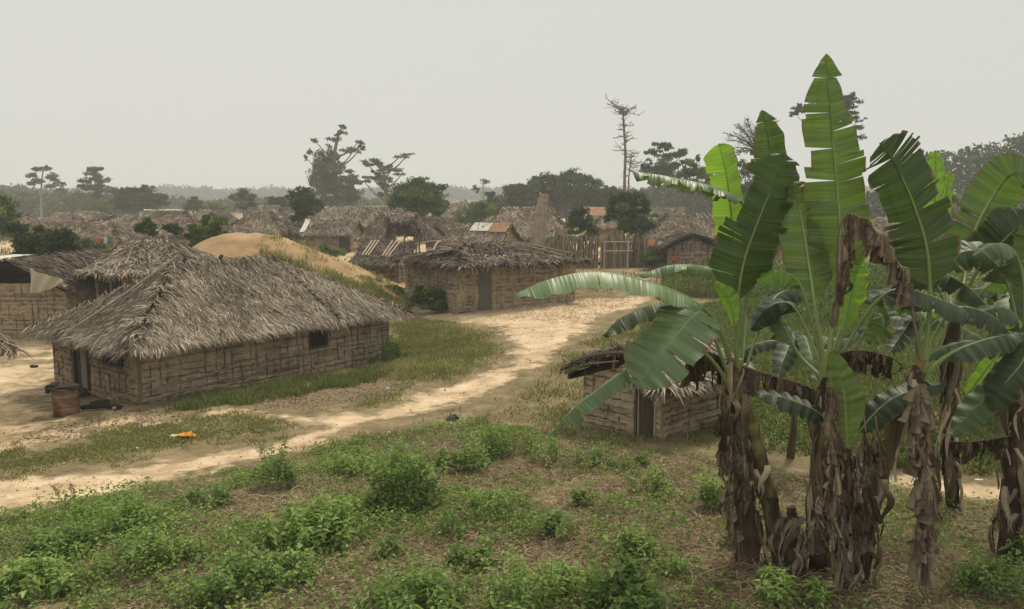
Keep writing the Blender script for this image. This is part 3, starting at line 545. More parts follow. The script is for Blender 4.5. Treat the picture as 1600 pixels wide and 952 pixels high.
# ---- second hut across the path
def second_hut():
    th = R(30); c, s = math.cos(th), math.sin(th); F0 = np.array((-2.56, 37.9)); Lw, Ww = 6.6, 6.0
    w = lambda a, b, z: np.array((F0[0] + a * c - b * s, F0[1] + a * s + b * c, z))
    r = root('thatched_hut', w(Lw / 2, Ww / 2, 0), 'low hut with dark sagging patchy thatch and grey door, across from the large hut', 'hut', 'thatched mud huts across the village')
    mb = MB(); ze = 2.0
    e = [w(-.2, -.9, ze + .02), w(Lw + .5, -.5, ze), w(Lw + .5, Ww + .4, ze), w(-.6, Ww + .4, ze)]; r0, r1 = w(1.9, Ww / 2, 2.78), w(4.9, Ww / 2, 2.72)
    slope(mb, e[0], e[1], r0, r1, 4200, .55, .05, 51, .42, .35, sag=.16, jitter=.8, lift=.1, fringe=1.5); slope(mb, e[3], e[0], r0, r0, 2400, .55, .05, 52, .3, .3, sag=.14, jitter=.8, lift=.1, fringe=1.5)
    slope(mb, e[1], e[2], r1, r1, 900, .5, .05, 53, .45, sag=.1); slope(mb, e[2], e[3], r1, r0, 700, .5, .05, 54, .4)
    capline(mb, r0, r1, 260, .6, .05, .4, 55); rg_ = np.random.default_rng(2); q_ = rg_.random((90, 2)); strips(mb, np.array([w(.3 + a * 6, .2 + b * 2.6, 2.12 + .6 * b) for a, b in q_]), rg_.normal(0, 1, (90, 3)) * (1, 1, .25), nrm(rg_.normal(0, .3, (90, 3)) + (0, 0, 1)), rg_.uniform(.4, 1.1, 90), .045, rg_.uniform(.1, 1, 90)); capline(mb, e[0], r0, 250, .5, .05, .5, 56); capline(mb, r1, e[1], 200, .5, .05, .55, 57)
    rf = mb.build('roof', M['thatch_dark'], r)
    rg = np.random.default_rng(8)
    for k, (a0, b0, a1, b1, t_) in enumerate([(2.2,3.0,.3,.2,.5),(1.6,4.8,-.3,3.2,.7),(4.6,2.9,6.1,.2,.8),(4.9,2.9,6.8,.6,.8),(3.6,2.9,3.2,.8,.5),(4.0,2.8,5.2,.1,.6),(1.2,4.2,-.2,2.0,.95),(3.9,2.7,4.6,1.2,.6)]):
        def on(a, b): 
            f = max(0, min(1, b / 3.2)); return w(a, b, 2.03 + .74 * f + .12)
        mb = MB(); tube(mb, spline([on(a0, b0), on((a0 + a1) / 2, (b0 + b1) / 2) + (0, 0, .02), on(a1, b1)], 8), .04, 5, t_); mb.build('pole', M['wood'], rf)
    mb = MB(); 
    P = np.array([w(.2 + u * 2.0, 3.4 - v * 1.6, 2.42 + .25 * u) for u, v in rg.random((60, 2))]); strips(mb, P, nrm(rg.normal(0, .2, (60, 3)) + w(-1, 0, 0) - w(0, 0, 0)), nrm(rg.normal(0, .2, (60, 3)) + (0, 0, 1)), .9, .09, rg.uniform(.7, 1, 60)); mb.build('palm_fronds', M['graywood'], rf)
    mb = MB()
    wall(mb, w(0, 0, 0), w(Lw, 0, 0), -.15, 2.05, .07, .3, .2, [(1.1, 1.85, -1, 1.75)], 61, .04, .6, .15); wall(mb, w(0, Ww, 0), w(0, 0, 0), -.35, 2.05, .07, .5, .13, (), 62, .05, .62, .15, .9)
    wall(mb, w(Lw, 0, 0), w(Lw, Ww, 0), -.15, 2.05, .12, seed=63); wall(mb, w(Lw, Ww, 0), w(0, Ww, 0), -.35, 2.05, .15, seed=64)
    mb.build('wall', [M['mud'], M['wood']], r)
    mb = MB(); box(mb, w(1.475, .05, .8), .72, .06, 1.85, th, .35); mb.build('door', M['graywood'], r)
    for a in (.55, 2.55, 3.75, 5.6): mb = MB(); tube(mb, [w(a, -.75, -.1), w(a + .03, -.74, 1.0), w(a, -.72, 2.0)], .05, 6, .6); mb.build('post', M['wood'], r)
second_hut()

# ---- huts in the village, surveyed one by one
def sheet_patch(matn, u0, u1, v0, v1, name='roof_sheet', lift=.12):
    def f(r, w, Lh, hw, ze, zr, zb):
        mb = MB(); P = []
        for u in np.linspace(u0, u1, 13):
            for v in (v0, v1): P.append(w(u * Lh, -hw * (1 - v), ze + (zr - ze) * v + lift + .02 * math.sin(u * 60)))
        P = np.array(P); Q = P - (0, 0, .03); n = len(P)
        f_ = [(2 * k, 2 * k + 2, 2 * k + 3, 2 * k + 1) for k in range(12)]
        mb.add(np.vstack([P, Q]), np.array(f_ + [tuple(n + q for q in t[::-1]) for t in f_] + [(2*k, 2*k+n, 2*k+2+n, 2*k+2) for k in range(12)]), .6); mb.build(name, M[matn], r)
    return f
def both(*fs):
    def f(*a):
        for g_ in fs: g_(*a)
    return f
hut('thatched_hut', 'long low hut with pale brown roof, behind the two dark bushy trees at left', 50, 188, 66, 374, 346, n=1700, seed=101, depth=5.5, rot=-3)
hut('thatched_hut', 'far hut with a reddish brown roof, peeping over the long low roof at the left', 58, 112, 110, 346, 332, n=500, seed=102)
hut('thatched_hut', 'small far hut with a dark gable end, left of the long pale-ridged roof', 138, 172, 104, 347, 336, 'gable', n=300, seed=103, rot=-25, mat='thatch_dark')
hut('thatched_hut', 'far hut with bare poles on its roof, just left of the long pale-ridged roof', 162, 210, 96, 350, 336, n=450, seed=104, rot=10)
hut('thatched_hut', 'long left village hut with a strip of pale sheet along its flat ridge', 198, 292, 92, 353, 329, n=1000, seed=105, inset=.12, extra=sheet_patch('sheet', -.7, .7, .93, 1.0))
hut('thatched_hut', 'brown roofed hut right behind the two little round trees on the left', 226, 302, 74, 366, 341, n=1000, seed=106, depth=5)
hut('thatched_hut', 'narrow far hut with a pointed dark gable, above the green bush by the mound', 316, 352, 105, 347, 331, 'gable', n=350, seed=107, rot=70, mat='thatch_dark')
hut('thatched_hut', 'round shouldered hut with a hazy brown roof, directly behind the earth mound', 346, 442, 78, 364, 331, n=1200, seed=108, depth=6, inset=.33)
hut('thatched_hut', 'far hut whose pale ridge shows over the round shouldered roof', 380, 446, 118, 345, 321, n=700, seed=109, depth=6)
hut('thatched_hut', 'tiny dark gabled shed beside the trunk of the small tree on the mound', 428, 468, 80, 364, 351, 'gable', n=300, seed=110, rot=60, mat='thatch_dark', depth=3)
hut('thatched_hut', 'long far hut with a faded straw roof, between the two trees in the middle', 486, 570, 108, 347, 323, n=1000, seed=111, depth=5, inset=.1, tb=.6)
hut('thatched_hut', 'far hut with a pale straight ridge, left of the round green tree', 560, 622, 112, 347, 323, n=700, seed=112, inset=.1, extra=sheet_patch('cap', -.6, .4, .92, 1.0))
hut('thatched_hut', 'mid village hut with half built stick wall, dark doorway and tarp on its left gable', 470, 556, 76, 367, 345, 'gable', n=1300, seed=113, depth=4.5, rot=-4, mat='thatch_dark', tb=.55, door=(.72, 1.0, 1.7), wtb=.68, extra=sheet_patch('sheet', -1.03, -.85, .1, 1.0, 'tarp'))
hut('thatched_hut', 'brown thatched hut squeezed between the half built hut and the open shelter', 520, 612, 90, 352, 330, n=900, seed=114, depth=5)
hut('thatched_hut', 'tiny hut with a rounded clay coloured gable, right of the open shelter', 664, 704, 72, 369, 353, 'gable', n=350, seed=115, rot=75, depth=2.6, mat='thatch_dark', wtb=.75)
hut('thatched_hut', 'hut with white and rusty roof sheets and plain mud gable behind the sagging roof', 700, 806, 60, 378, 351, 'gable', n=1500, seed=116, depth=3.6, rot=-27, wtb=.85,
    extra=both(sheet_patch('sheet', -.28, .36, .55, 1.02), sheet_patch('redsheet', .38, .98, .5, 1.01)))
hut('thatched_hut', 'brown hut on the far rise between the round green tree and the scrub', 684, 748, 140, 337, 317, n=450, seed=117, depth=6, mat='thatch_far', tb=.6)
hut('thatched_hut', 'tall wide roof littered with sticks behind the broken dead trunk', 752, 898, 70, 372, 325, n=2200, seed=118, depth=7, inset=.22, tb=.6)
hut('thatched_hut', 'far hut with a rusty red roof showing between the garden trees', 914, 948, 100, 340, 325, 'gable', n=300, seed=119, extra=sheet_patch('redsheet', -.95, .95, .1, 1.0))
hut('thatched_hut', 'small brown hut half hidden by the garden trees behind the stake fence', 930, 982, 84, 354, 337, n=450, seed=120)
hut('thatched_hut', 'broad hipped hut with a smooth grey brown roof, behind the fence and the arching leaf', 1000, 1230, 68, 373, 335, n=3200, seed=121, depth=7, inset=.24, tb=.5)
hut('thatched_hut', 'far hut with a straight pale roof edge above the broad hipped roof', 1006, 1078, 105, 342, 325, n=450, seed=122, inset=.05)
hut('thatched_hut', 'hut with a low dark bowed gable and mud wall, right end of the stake fence', 1040, 1126, 58, 384, 366, 'gable', n=900, seed=123, rot=88, depth=5.0, mat='thatch_dark', wtb=.62) if False else None
hut('thatched_hut', 'hut with a brown roof at the right edge, behind the banana grove', 1500, 1660, 62, 366, 318, n=1600, seed=124, depth=6, tb=.55)
hut('thatched_hut', 'brown hut half hidden by the bright banana leaves right of the tall leaf', 1345, 1440, 75, 366, 340, n=900, seed=125, depth=6)
for k, (a, b, D_, ey, ry, lb) in enumerate([
    (-30, 48, 96, 352, 335, 'far hut at the left edge behind the green tree'),
    (296, 330, 120, 342, 328, 'far hut just left of the pointed dark gable'),
    (612, 664, 120, 343, 326, 'far hut hidden behind the round green tree'),
    (640, 700, 92, 354, 338, 'brown hut below the right side of the round green tree'),
    (742, 800, 112, 344, 328, 'far hut left of the stick littered roof, beside the scrub'),
    (1120, 1200, 92, 352, 332, 'far hut whose ridge rises over the right end of the broad hipped roof'),
    (100, 160, 128, 341, 330, 'far hut behind the left village, below the yellow green tree'),
    (440, 492, 120, 344, 328, 'far hut just behind the crown of the small tree by the mound')]):
    hut('thatched_hut', lb, a, b, D_, ey, ry, n=450, seed=140 + k)
def gable_front():
    D_ = 57; A = at(1038, 385, D_); B = at(1128, 385, D_); ap = at(1083, 366, D_); zb = tz(A[0], D_)
    r = root('thatched_hut', ((A[0] + B[0]) / 2, D_ + 2.5, zb), 'hut with a low dark bowed gable over its mud wall, right of the stake fence', 'hut', 'thatched mud huts across the village')
    mb = MB(); dp = np.array((0, 5., 0)); f_ = np.array((0, -.4, 0))
    slope(mb, A + (-.3, -.4, -.1), A + dp, ap + f_, ap + dp, 500, .5, .06, 71, .35, mat=0); slope(mb, B + dp, B + (.3, -.4, -.1), ap + dp, ap + f_, 500, .5, .06, 72, .35)
    capline(mb, ap + f_, ap + dp, 60, .5, .06, .4, 73)
    for P_, Q_ in ((A, ap), (ap, B)):
        tube(mb, spline([P_ + (0, -.45, -.02), (P_ + Q_) / 2 + (0, -.45, .1), Q_ + (0, -.45, 0)], 8), .11, 6, .02)
    mb.build('roof', M['thatch_dark'], r)
    mb = MB(); wall(mb, A + (.3, 0, 0), B - (.3, 0, 0), zb - .2, lambda u: A[2] - .1 + (ap[2] - A[2] - .1) * (1 - np.abs(2 * np.asarray(u) - 1)), .09, .3, .25, (), 74, .05, .52)
    wall(mb, A + dp + (.3, 0, 0), A + (.3, 0, 0), zb - .2, A[2], .12, seed=75); wall(mb, B - (.3, 0, 0), B + dp - (.3, 0, 0), zb - .2, A[2], .12, seed=76); mb.build('wall', [M['mud'], M['wood']], r)
gable_front()
def left_hut():
    D_ = 36.; gx0, gx1, apx = -70, 108, 18; z0 = -1.1
    A = at(gx0, 447, D_); B = at(gx1, 447, D_); ap = at(apx, 405, D_); zb = -1.4
    r = root('thatched_hut', ((A[0] + B[0]) / 2, D_ + 3, -1.1), 'left edge mud hut with pale sheets on its roof and a dark open gable', 'hut', 'thatched mud huts across the village')
    mb = MB(); dp = np.array((0.6, 6., 0)); f_ = np.array((0, -.5, 0))
    mb_ = MB(); slope(mb, A + (-.4, -.5, -.1), A + dp, ap + f_, ap + dp, 900, .5, .05, 81, .4); slope(mb, B + dp, B + (.1, -.5, -.05), ap + dp, ap + f_, 900, .5, .05, 82, .35)
    capline(mb, ap + f_, ap + dp, 90, .5, .05, .5, 83); rf = mb.build('roof', M['thatch_dark'], r)
    for k in range(3):
        mb = MB(); q = ap + np.array((-.75 - .55 * k, .9 + .3 * k, -.12 - .28 * k)); box(mb, q + (0, 0, .16), .9, 2.6, .02, .1 * k, .6); o_ = mb.build('roof_sheet', M['sheet'], rf)
    mb = MB(); wall(mb, A + (.2, 0, 0), B - (.15, 0, 0), zb, lambda u: A[2] - .15 + (ap[2] - A[2] - .75) * np.clip(1 - np.abs(2 * np.asarray(u) - 1), 0, .6), .05, .34, .22, (), 84, .05, .6, .15, .3)
    wall(mb, B - (.15, 0, 0), B + dp - (.15, 0, 0), zb, A[2], .08, seed=85); wall(mb, A + dp, A + (.2, 0, 0), zb, A[2], .15, seed=86); mb.build('wall', [M['mud'], M['wood']], r)
    # cloth slung from the eave to a post
    D2 = 35.2; p = [at(47, 418, D2), at(60, 425, D2), at(80, 431, D2), at(98, 437, D2), at(104, 446, D2)]; q = [at(49, 458, D2), at(60, 457, D2), at(78, 452, D2), at(94, 446, D2), at(103, 449, D2)]
    P = spline(p, 24); Q = spline(q, 24); mb = MB(); V = []
    for a_, (u, v) in enumerate(zip(P, Q)):
        for b_ in range(9):
            t = b_ / 8; x = u * (1 - t) + v * t; x = x + np.array((0, -.05 + .07 * math.sin(a_ * .9 + t * 4), 0)); V.append(x)
    V = np.array(V); f = [(a_ * 9 + b_, a_ * 9 + b_ + 1, a_ * 9 + b_ + 10, a_ * 9 + b_ + 9) for a_ in range(23) for b_ in range(8)]
    mb.add(np.vstack([V, V + (0, .015, 0)]), np.array(f + [tuple(k + 216 for k in g_[::-1]) for g_ in f]), .5)
    o = mb.build('cloth', M['cloth'], smooth=True); tag(o, 'cream cloth hanging from the eave of the left edge hut', 'cloth')
left_hut()
def shed_behind():
    D_ = 37.; z0 = -1.05
    ea, eb = at(118, 445, 36.5), at(300, 425, 36.5); ea[2] = eb[2] = 1.75; dp = np.array((0, 6., 0)); ra, rb = at(200, 380, 40), at(262, 374, 40)
    r = root('open_thatched_shed', ((ea[0] + eb[0]) / 2, 39.5, z0), 'open sided shed with sagging grey thatch, just behind the large left hut', 'shed')
    mb = MB(); slope(mb, ea, eb, ra, rb, 3600, .5, .045, 91, .48, .3, sag=.2, jitter=.6, lift=.1, fringe=1.4); slope(mb, ea + dp, ea, ra, ra, 1200, .5, .045, 92, .5, .3, sag=.15); slope(mb, eb + dp, ea + dp, rb, ra, 600, .5, .05, 93); slope(mb, eb, eb + dp, rb, rb, 600, .5, .05, 94)
    capline(mb, ra, rb, 160, .5, .05, .6, 95); capline(mb, ea, ra, 200, .5, .05, .55, 96); rf = mb.build('roof', M['thatch'], r)
    for t0, s0 in ((.05, .5), (.3, .7), (.55, .6)):
        mb = MB(); a_ = ea * (1 - t0) + eb * t0; b_ = ra * (1 - t0) + rb * t0; tube(mb, spline([a_ * .8 + b_ * .2 + (.4, 0, .14), b_ * .6 + a_ * .4 + (.2, 0, .02), b_ + (.9, 0, .06)], 8), .045, 5, s0); mb.build('pole', M['wood'], rf)
    for px in (122, 150, 172, 230):
        mb = MB(); p = at(px, 440, 37.); tube(mb, [(p[0], 37., z0 - .2), (p[0] + .05, 37., .4), (p[0], 37., 1.95)], .055, 6, .6); mb.build('post', M['wood'], r)
    mb = MB(); q0, q1 = at(132, 440, 41.5), at(285, 440, 41.5); wall(mb, q0, q1, z0 - .3, 1.9, .12, .3, .2, (), 97, .05, .3); wall(mb, at(190, 440, 37.), at(292, 440, 37.), z0 - .3, 1.85, .1, .3, .2, (), 98); mb.build('wall', [M['mud'], M['wood']], r)
shed_behind()
def corner_roof():
    # its eave corner pokes into the left edge of the view
    D_ = 18.8; c = at(26, 556, D_); c[2] = at(26, 550, D_)[2]
    A, B, C_, D4 = c + (-4.6, -3.8, 0), c, c + (-3.8, 4.6, 0), c + (-8.4, .8, 0); r0, r1 = (A + B + C_ + D4) / 4 + (-.8, -.65, 1.5), (A + B + C_ + D4) / 4 + (.8, .65, 1.5)
    z0 = -.6; r = root('thatched_hut', (r0[0], r0[1], z0), 'hut mostly outside the left edge, only its fringed thatch corner showing over the yard', 'hut', 'thatched mud huts across the village')
    mb = MB(); slope(mb, A, B, r0, r1, 1500, .5, .03, 131, .6); slope(mb, B, C_, r1, r1, 1500, .5, .03, 132, .6); slope(mb, C_, D4, r1, r0, 500, .5, .04, 133, .6); slope(mb, D4, A, r0, r0, 500, .5, .04, 134, .6); capline(mb, B, r1, 200, .4, .03, .6, 135); mb.build('roof', M['thatch'], r)
    mb = MB(); i_ = lambda p, k=.84: r0 * .5 + r1 * .5 + (p - (r0 + r1) / 2) * k; P4 = [i_(p) for p in (A, B, C_, D4)]
    for k in range(4): wall(mb, P4[k], P4[(k + 1) % 4], z0 - .4, c[2] + .25, .1, seed=136 + k)
    mb.build('wall', [M['mud'], M['wood']], r)
corner_roof()
def open_shelter():
    D_ = 70.; ea, eb = at(556, 377, D_), at(690, 372, D_); ze = 1.6; ea[2] = eb[2] = ze; dp = np.array((0, 6, 0)); ra, rb = at(598, 333, D_ + 3), at(648, 332, D_ + 3)
    z0 = 0; r = root('open_shelter', ((ea[0] + eb[0]) / 2, D_ + 3, z0), 'open shelter with high arched dark thatch mouth, left of the white sheeted roof', 'shelter')
    mb = MB()
    # front slope split left and right of the arched opening
    a0, a1 = at(606, 377, D_), at(660, 376, D_); a0[2] = a1[2] = ze; m0, m1 = at(612, 347, D_ + .8), at(642, 346, D_ + .8)
    slope(mb, ea, a0, ra, ra * .7 + rb * .3, 900, .6, .075, 151, .45, .3, jitter=.5); slope(mb, a1, eb, rb * .7 + ra * .3, rb, 900, .6, .075, 152, .45, .3, jitter=.5)
    slope(mb, m0, m1, ra, rb, 500, .6, .075, 153, .5, .3, sag=-.15, jitter=.5); slope(mb, eb, eb + dp, rb, rb, 500, .6, .08, 154); slope(mb, ea + dp, ea, ra, ra, 500, .6, .08, 155); slope(mb, eb + dp, ea + dp, rb, ra, 400, .6, .08, 156)
    capline(mb, ra, rb, 120, .6, .08, .6, 157); capline(mb, a0, m0, 120, .5, .07, .2, 158); capline(mb, m1, a1, 120, .5, .07, .25, 159); mb.build('roof', M['thatch_dark'], r)
    mb = MB(); w0, w1 = at(597, 377, D_ + 1.5), at(618, 377, D_ + 1.5); wall(mb, w0, w1, z0 - .1, 2.4, .1, .3, .2, (), 160, .04, .45); mb.build('wall', [M['mud'], M['wood']], r)
    for px in (565, 618, 632, 650, 655, 672):
        mb = MB(); p = at(px, 380, D_ + .3); tube(mb, [(p[0], D_ + .3, z0), (p[0], D_ + .3, 2.0)], .08, 5, .35); mb.build('post', M['wood'], r)
open_shelter()
def lean_to():
    D_ = 51; ea, eb = at(545, 412, D_ - 2), at(626, 416, D_ - 2); ra, rb = at(566, 379, D_ + 1.2), at(652, 381, D_ + 1.2); z0 = -.25
    r = root('lean_to_shed', ((ea[0] + eb[0]) / 2 + 1, D_, z0), 'stick walled lean-to with pale bamboo poles lying on its dark roof, below the open shelter', 'shed')
    mb = MB(); slope(mb, ea, eb, ra, rb, 1500, .5, .06, 171, .3, .25, jitter=.6); capline(mb, ra, rb, 120, .5, .06, .25, 172); rf = mb.build('roof', M['thatch_dark'], r)
    for k, (u0, u1) in enumerate(((.18,.02),(.24,.08),(.3,.13),(.62,.45),(.7,.5),(.55,.4))):
        mb = MB(); a_ = ra * (1 - u0) + rb * u0; b_ = ea * (1 - u1 - .15) + eb * (u1 + .15); tube(mb, [a_ + (0, 0, .15), (a_ * .3 + b_ * .7) + (0, 0, .13)], .05, 5, .95); mb.build('bamboo_pole', M['wood'], rf)
    mb = MB(); c0, c1, c2 = eb + (-.2, .5, 0), rb + (-.2, -.3, 0), ra + (0, -.2, 0); z_ = ea[2] - .05
    wall(mb, ea + (.5, .5, 0), c0, z0 - .2, z_ + .05, .08, seed=173, tb=.4); wall(mb, c0, c1, z0 - .2, lambda u: z_ + (rb[2] - z_ - .2) * np.asarray(u), .07, .25, .2, (), 174, .06, .5, .1, .9); wall(mb, c1, c2, z0 - .2, z_, .15, seed=175); mb.build('wall', [M['mud'], M['wood']], r)
lean_to()

# ------------------------------------------------------------------ earth mound
sil = np.array([at(x, y, 45) for x, y in ((120,520),(200,470),(250,432),(285,402),(310,380),(345,366),(385,360),(430,366),(470,381),(520,402),(560,419),(600,437),(645,461),(675,480))])
mxs = np.linspace(-27, -3.2, 150); hgt = np.interp(mxs, sil[:, 0], sil[:, 2]); hgt = np.convolve(np.pad(hgt, 6, 'edge'), np.ones(13) / 13, 'valid')
mys = np.linspace(37, 53, 90); XX, YY = np.meshgrid(mxs, mys); base = TZ(XX, YY)
def mound_h(x, y):
    h = np.interp(x, mxs, hgt); b = TZ(x, y); return np.maximum(h - b, -.3) * np.exp(-(np.abs(y - 45) / (3.4 + .8 * np.clip(h - b, 0, 4) * .6)) ** 2.2)
ZZ = base + mound_h(XX, YY) - .06 + (fnoise(XX, YY, 1.2, 3) - .5) * .3 + (fnoise(XX, YY, .4, 4) - .5) * .12
mb = MB(); idx = np.arange(89)[:, None] * 150 + np.arange(149)[None]; mb.add(np.stack([XX, YY, ZZ], -1).reshape(-1, 3), np.stack([idx, idx + 1, idx + 151, idx + 150], -1).reshape(-1, 4), .45 + .4 * (fnoise(XX, YY, 2, 8).ravel() - .5))
tag(mb.build('hill', M['sand'], smooth=True), kind='structure')
def mz(x, y): return TZ(x, y) + mound_h(x, y)

# ------------------------------------------------------------------ trees
def leaf_cloud(mb, blobs, D, n, size, seed, dens=None, tb=.5, shell=.55):
    """blobs: (px, py, rx, ry[, depth offset]) in photograph pixels at distance D"""
    rg = np.random.default_rng(seed); ar = np.array([b[2] * b[3] for b in blobs], float); cnt = np.maximum(12, (n * ar / ar.sum()).astype(int)); k = D / 1300
    for b, c in zip(blobs, cnt):
        off = b[4] if len(b) > 4 else 0.; C0 = at(b[0], b[1], D + off); rx, rz = b[2] * k, b[3] * k; ry = (rx * .6 + rz * .4)
        mcl = int(np.clip(rx * rz * 1.3 / (size * k) ** 2 * .12, 7, 40) * (1 if shell < .5 else 1.6)); cu = nrm(rg.normal(0, 1, (mcl, 3))) * (rg.random(mcl) ** .45)[:, None] * .98
        cr_ = rg.uniform(.18, .46, mcl) if shell < .5 else (rg.uniform(.26, .52, mcl) if shell < .8 else rg.uniform(.4, .75, mcl)); ct = rg.normal(0, .22, mcl); w_ = cr_ ** 2; ci = rg.choice(mcl, c, p=w_ / w_.sum())
        u = nrm(rg.normal(0, 1, (c, 3))); rr = rg.random(c) ** .4
        P = C0 + (cu[ci] + u * (rr * cr_[ci])[:, None] * (1, 1, .7)) * (rx, ry, rz)
        s = size * k * rg.uniform(.6, 1.4, c)
        kites(mb, P, rg.normal(0, 1, (c, 3)) + (0, 0, -.2), nrm(rg.normal(0, .7, (c, 3)) + u * .6 + (0, 0, .5)), s * 1.5, s, np.clip(tb + rg.normal(0, .14, c) + ct[ci], 0, 1), 0)
def tree(name, label, D, trunk, tr, blobs, n=2500, size=2.6, seed=1, mat='leaf', bark='bark', cat='tree', group='trees of the village and beyond', limbs=True, tb=.5, shell=.55):
    """trunk: pixel polyline from the base up; tr: trunk radius in pixels"""
    k = D / 1300; pts = [at(x, y, D) for x, y in trunk]; z0 = tz(pts[0][0], D); b0 = pts[0].copy(); b0[2] = z0 - .1
    if pts[0][2] > z0 + .1: pts = [b0] + pts
    else: pts[0] = b0
    r = root(name, (b0[0], b0[1], z0), label, cat, group); mb = MB(); n_ = 14; P = spline(pts, n_)
    tube(mb, P, np.linspace(tr * k, tr * k * .4, n_), 7, .5)
    if limbs:
        rg = np.random.default_rng(seed + 50)
        for b in blobs:
            e = at(b[0], b[1], D + (b[4] if len(b) > 4 else 0)); i_ = int(np.argmin(np.abs(P[:, 2] - (e[2] - .7 * abs(e[0] - P[n_ // 2, 0]) - .4)))); i_ = max(i_, n_ // 4); st = P[i_]; md = (st + e) / 2 + (0, 0, -.12 * abs(e[0] - st[0]))
            tube(mb, spline([st, md, e], 7), np.linspace(tr * k * .42, tr * k * .1, 7), 5, .5)
    mb.build('trunk', M[bark], r)
    if n: 
        mb = MB(); leaf_cloud(mb, blobs, D, int(n * 1.7), size * .82, seed, tb=tb, shell=shell); mb.build('crown', M[mat], r)
    return r
T = 'tree'
tree('tall_tree', 'tall pale slender tree with a thin flat topped crown, farthest left above the village', 170, [(65,345),(64,310),(66,275),(70,262)], 1.8, [(68,264,15,5),(52,274,10,4),(84,276,12,6),(60,283,12,4),(92,287,10,4),(78,291,12,3),(98,297,7,3),(50,287,7,3)], 1500, 2.1, 1, 'leaf_dark', 'palebark')
tree('tall_tree', 'tall feathery dark tree second from the left, standing above the hazy woods', 170, [(149,340),(149,310),(148,280)], 2.2, [(148,268,16,7),(137,282,12,6),(160,280,13,7),(148,293,20,7),(133,293,8,4),(168,297,14,5),(150,306,9,6),(185,300,10,3)], 2800, 2.2, 2, 'leaf_dark')
tree('broad_tree', 'broad dark spreading tree in haze behind the long pale-ridged roof', 150, [(215,345),(215,310)], 2.6, [(215,305,34,12),(205,298,15,7),(228,296,14,6),(245,315,16,12),(190,318,14,12),(215,322,38,14)], 4200, 2.4, 3, 'leaf_dark')
tree('yellow_green_tree', 'yellow green bushy tree in haze behind the left village roofs', 140, [(150,352),(150,335)], 2, [(150,326,20,10),(135,332,15,9),(166,330,12,9)], 1500, 2.4, 4, 'leaf_yel')
tree('giant_tree', 'giant dark tree hung with creepers, with a high sparse top, tallest left of centre', 165, [(530,345),(528,300),(522,250),(528,215),(532,203)], 4.5,
     [(520,282,34,26),(512,300,34,22),(545,296,26,22),(508,248,19,22),(512,262,26,20),(500,270,17,13),(533,272,20,12),(492,220,8,5),(484,236,8,5),(478,247,4,6),(520,215,13,6),(534,199,10,4),(527,208,14,4),(545,234,16,4),(561,222,11,4),(566,230,7,6),(553,236,12,4),(515,318,26,12),(555,310,18,10),(490,284,12,8),(547,284,18,10)], 9500, 2.3, 5, 'leaf_dark', shell=.35)
tree('flat_topped_tree', 'leaning flat topped tree with layered branches between the giant tree and the round green tree', 160, [(608,345),(604,310),(601,280),(598,262)], 5,
     [(582,250,20,2.5),(574,257,13,4),(592,255,18,4),(602,262,13,6),(625,245,16,2),(638,241,12,1.6),(612,266,24,3),(628,272,12,2),(580,277,22,3),(602,282,17,7),(568,283,12,3),(600,297,10,12),(590,270,10,5)], 3300, 2.0, 6, 'leaf_dark', shell=.2)
tree('round_green_tree', 'dense round leafy green tree at the centre of the village skyline', 92, [(662,368),(660,340),(656,320)], 4, [(652,305,38,22),(640,300,26,20),(672,300,24,16),(678,318,20,17),(655,284,14,8),(625,312,18,17),(660,326,34,14),(690,322,10,10),(646,336,14,8)], 9500, 2.7, 7, 'leaf', tb=.55)
tree('small_village_tree', 'small dark round headed tree with a bare trunk just beyond the earth mound', 84, [(466,375),(466,350),(470,335)], 3.4, [(473,312,25,15),(462,322,13,15),(485,318,17,14),(470,300,18,7),(464,340,12,9),(480,334,12,7)], 3800, 2.8, 8, 'leaf_dark', tb=.65)
tree('broad_tree', 'layered dark tree right of the far hazy hills, left of the small round headed tree', 150, [(381,340),(380,315)], 2.2, [(380,300,14,5),(372,308,13,5),(390,309,13,6),(381,317,20,8)], 2000, 2.3, 9, 'leaf_dark')
tree('broad_tree', 'low dark tree just left of the small round headed tree', 145, [(434,345),(434,325)], 2, [(433,312,18,8),(440,322,18,8),(425,320,10,7)], 1600, 2.3, 10, 'leaf_dark')
tree('broad_tree', 'low round dark tree standing alone before the far hazy hills', 150, [(302,340),(302,325)], 1.8, [(301,315,12,8),(310,322,14,6),(295,324,10,6)], 1100, 2.3, 11, 'leaf_dark')
tree('broad_tree', 'small flat dark tree right of the lone round one before the far hills', 155, [(335,340),(335,328)], 1.6, [(330,322,14,5),(345,325,12,4)], 700, 2.3, 12, 'leaf')
tree('bare_small_tree', 'little bare pale tree with a dark tuft, right of the round green tree', 150, [(756,330),(755,300),(756,288)], 1.2, [(757,284,10,4),(745,297,7,4),(742,291,4,3)], 260, 1.8, 13, 'leaf_dark', 'palebark')
tree('broad_tree', 'grey green tree at the left foot of the dark wood', 140, [(772,335),(772,320)], 2, [(768,306,9,7),(773,316,12,8)], 900, 2.3, 14, 'leaf_dark')
for k, (x, y, rx, ry, lb) in enumerate([(812,303,26,16,'dark hazy tree at the left end of the dark wood, left of the broken trunk'), (850,292,28,20,'dark tree right behind the broken dead trunk'), (885,288,28,20,'tall dark tree in the middle of the dark wood'), (918,296,24,20,'dark tree at the right end of the dark wood'), (950,308,24,16,'lower dark tree left of the tall bare tree')]):
    tree('wood_tree', lb, 135 + 4 * (k % 3), [(x,345),(x,y + 6)], 3, [(x,y,rx,ry),(x - rx * .5,y - ry * .4,rx * .45,ry * .45),(x + rx * .45,y - ry * .5,rx * .5,ry * .45),(x,y + 22,rx * 1.1,ry),(x + rx * .1, y - ry * .8, rx * .4, ry * .35)], 3800, 2.5, 20 + k, 'leaf_dark')
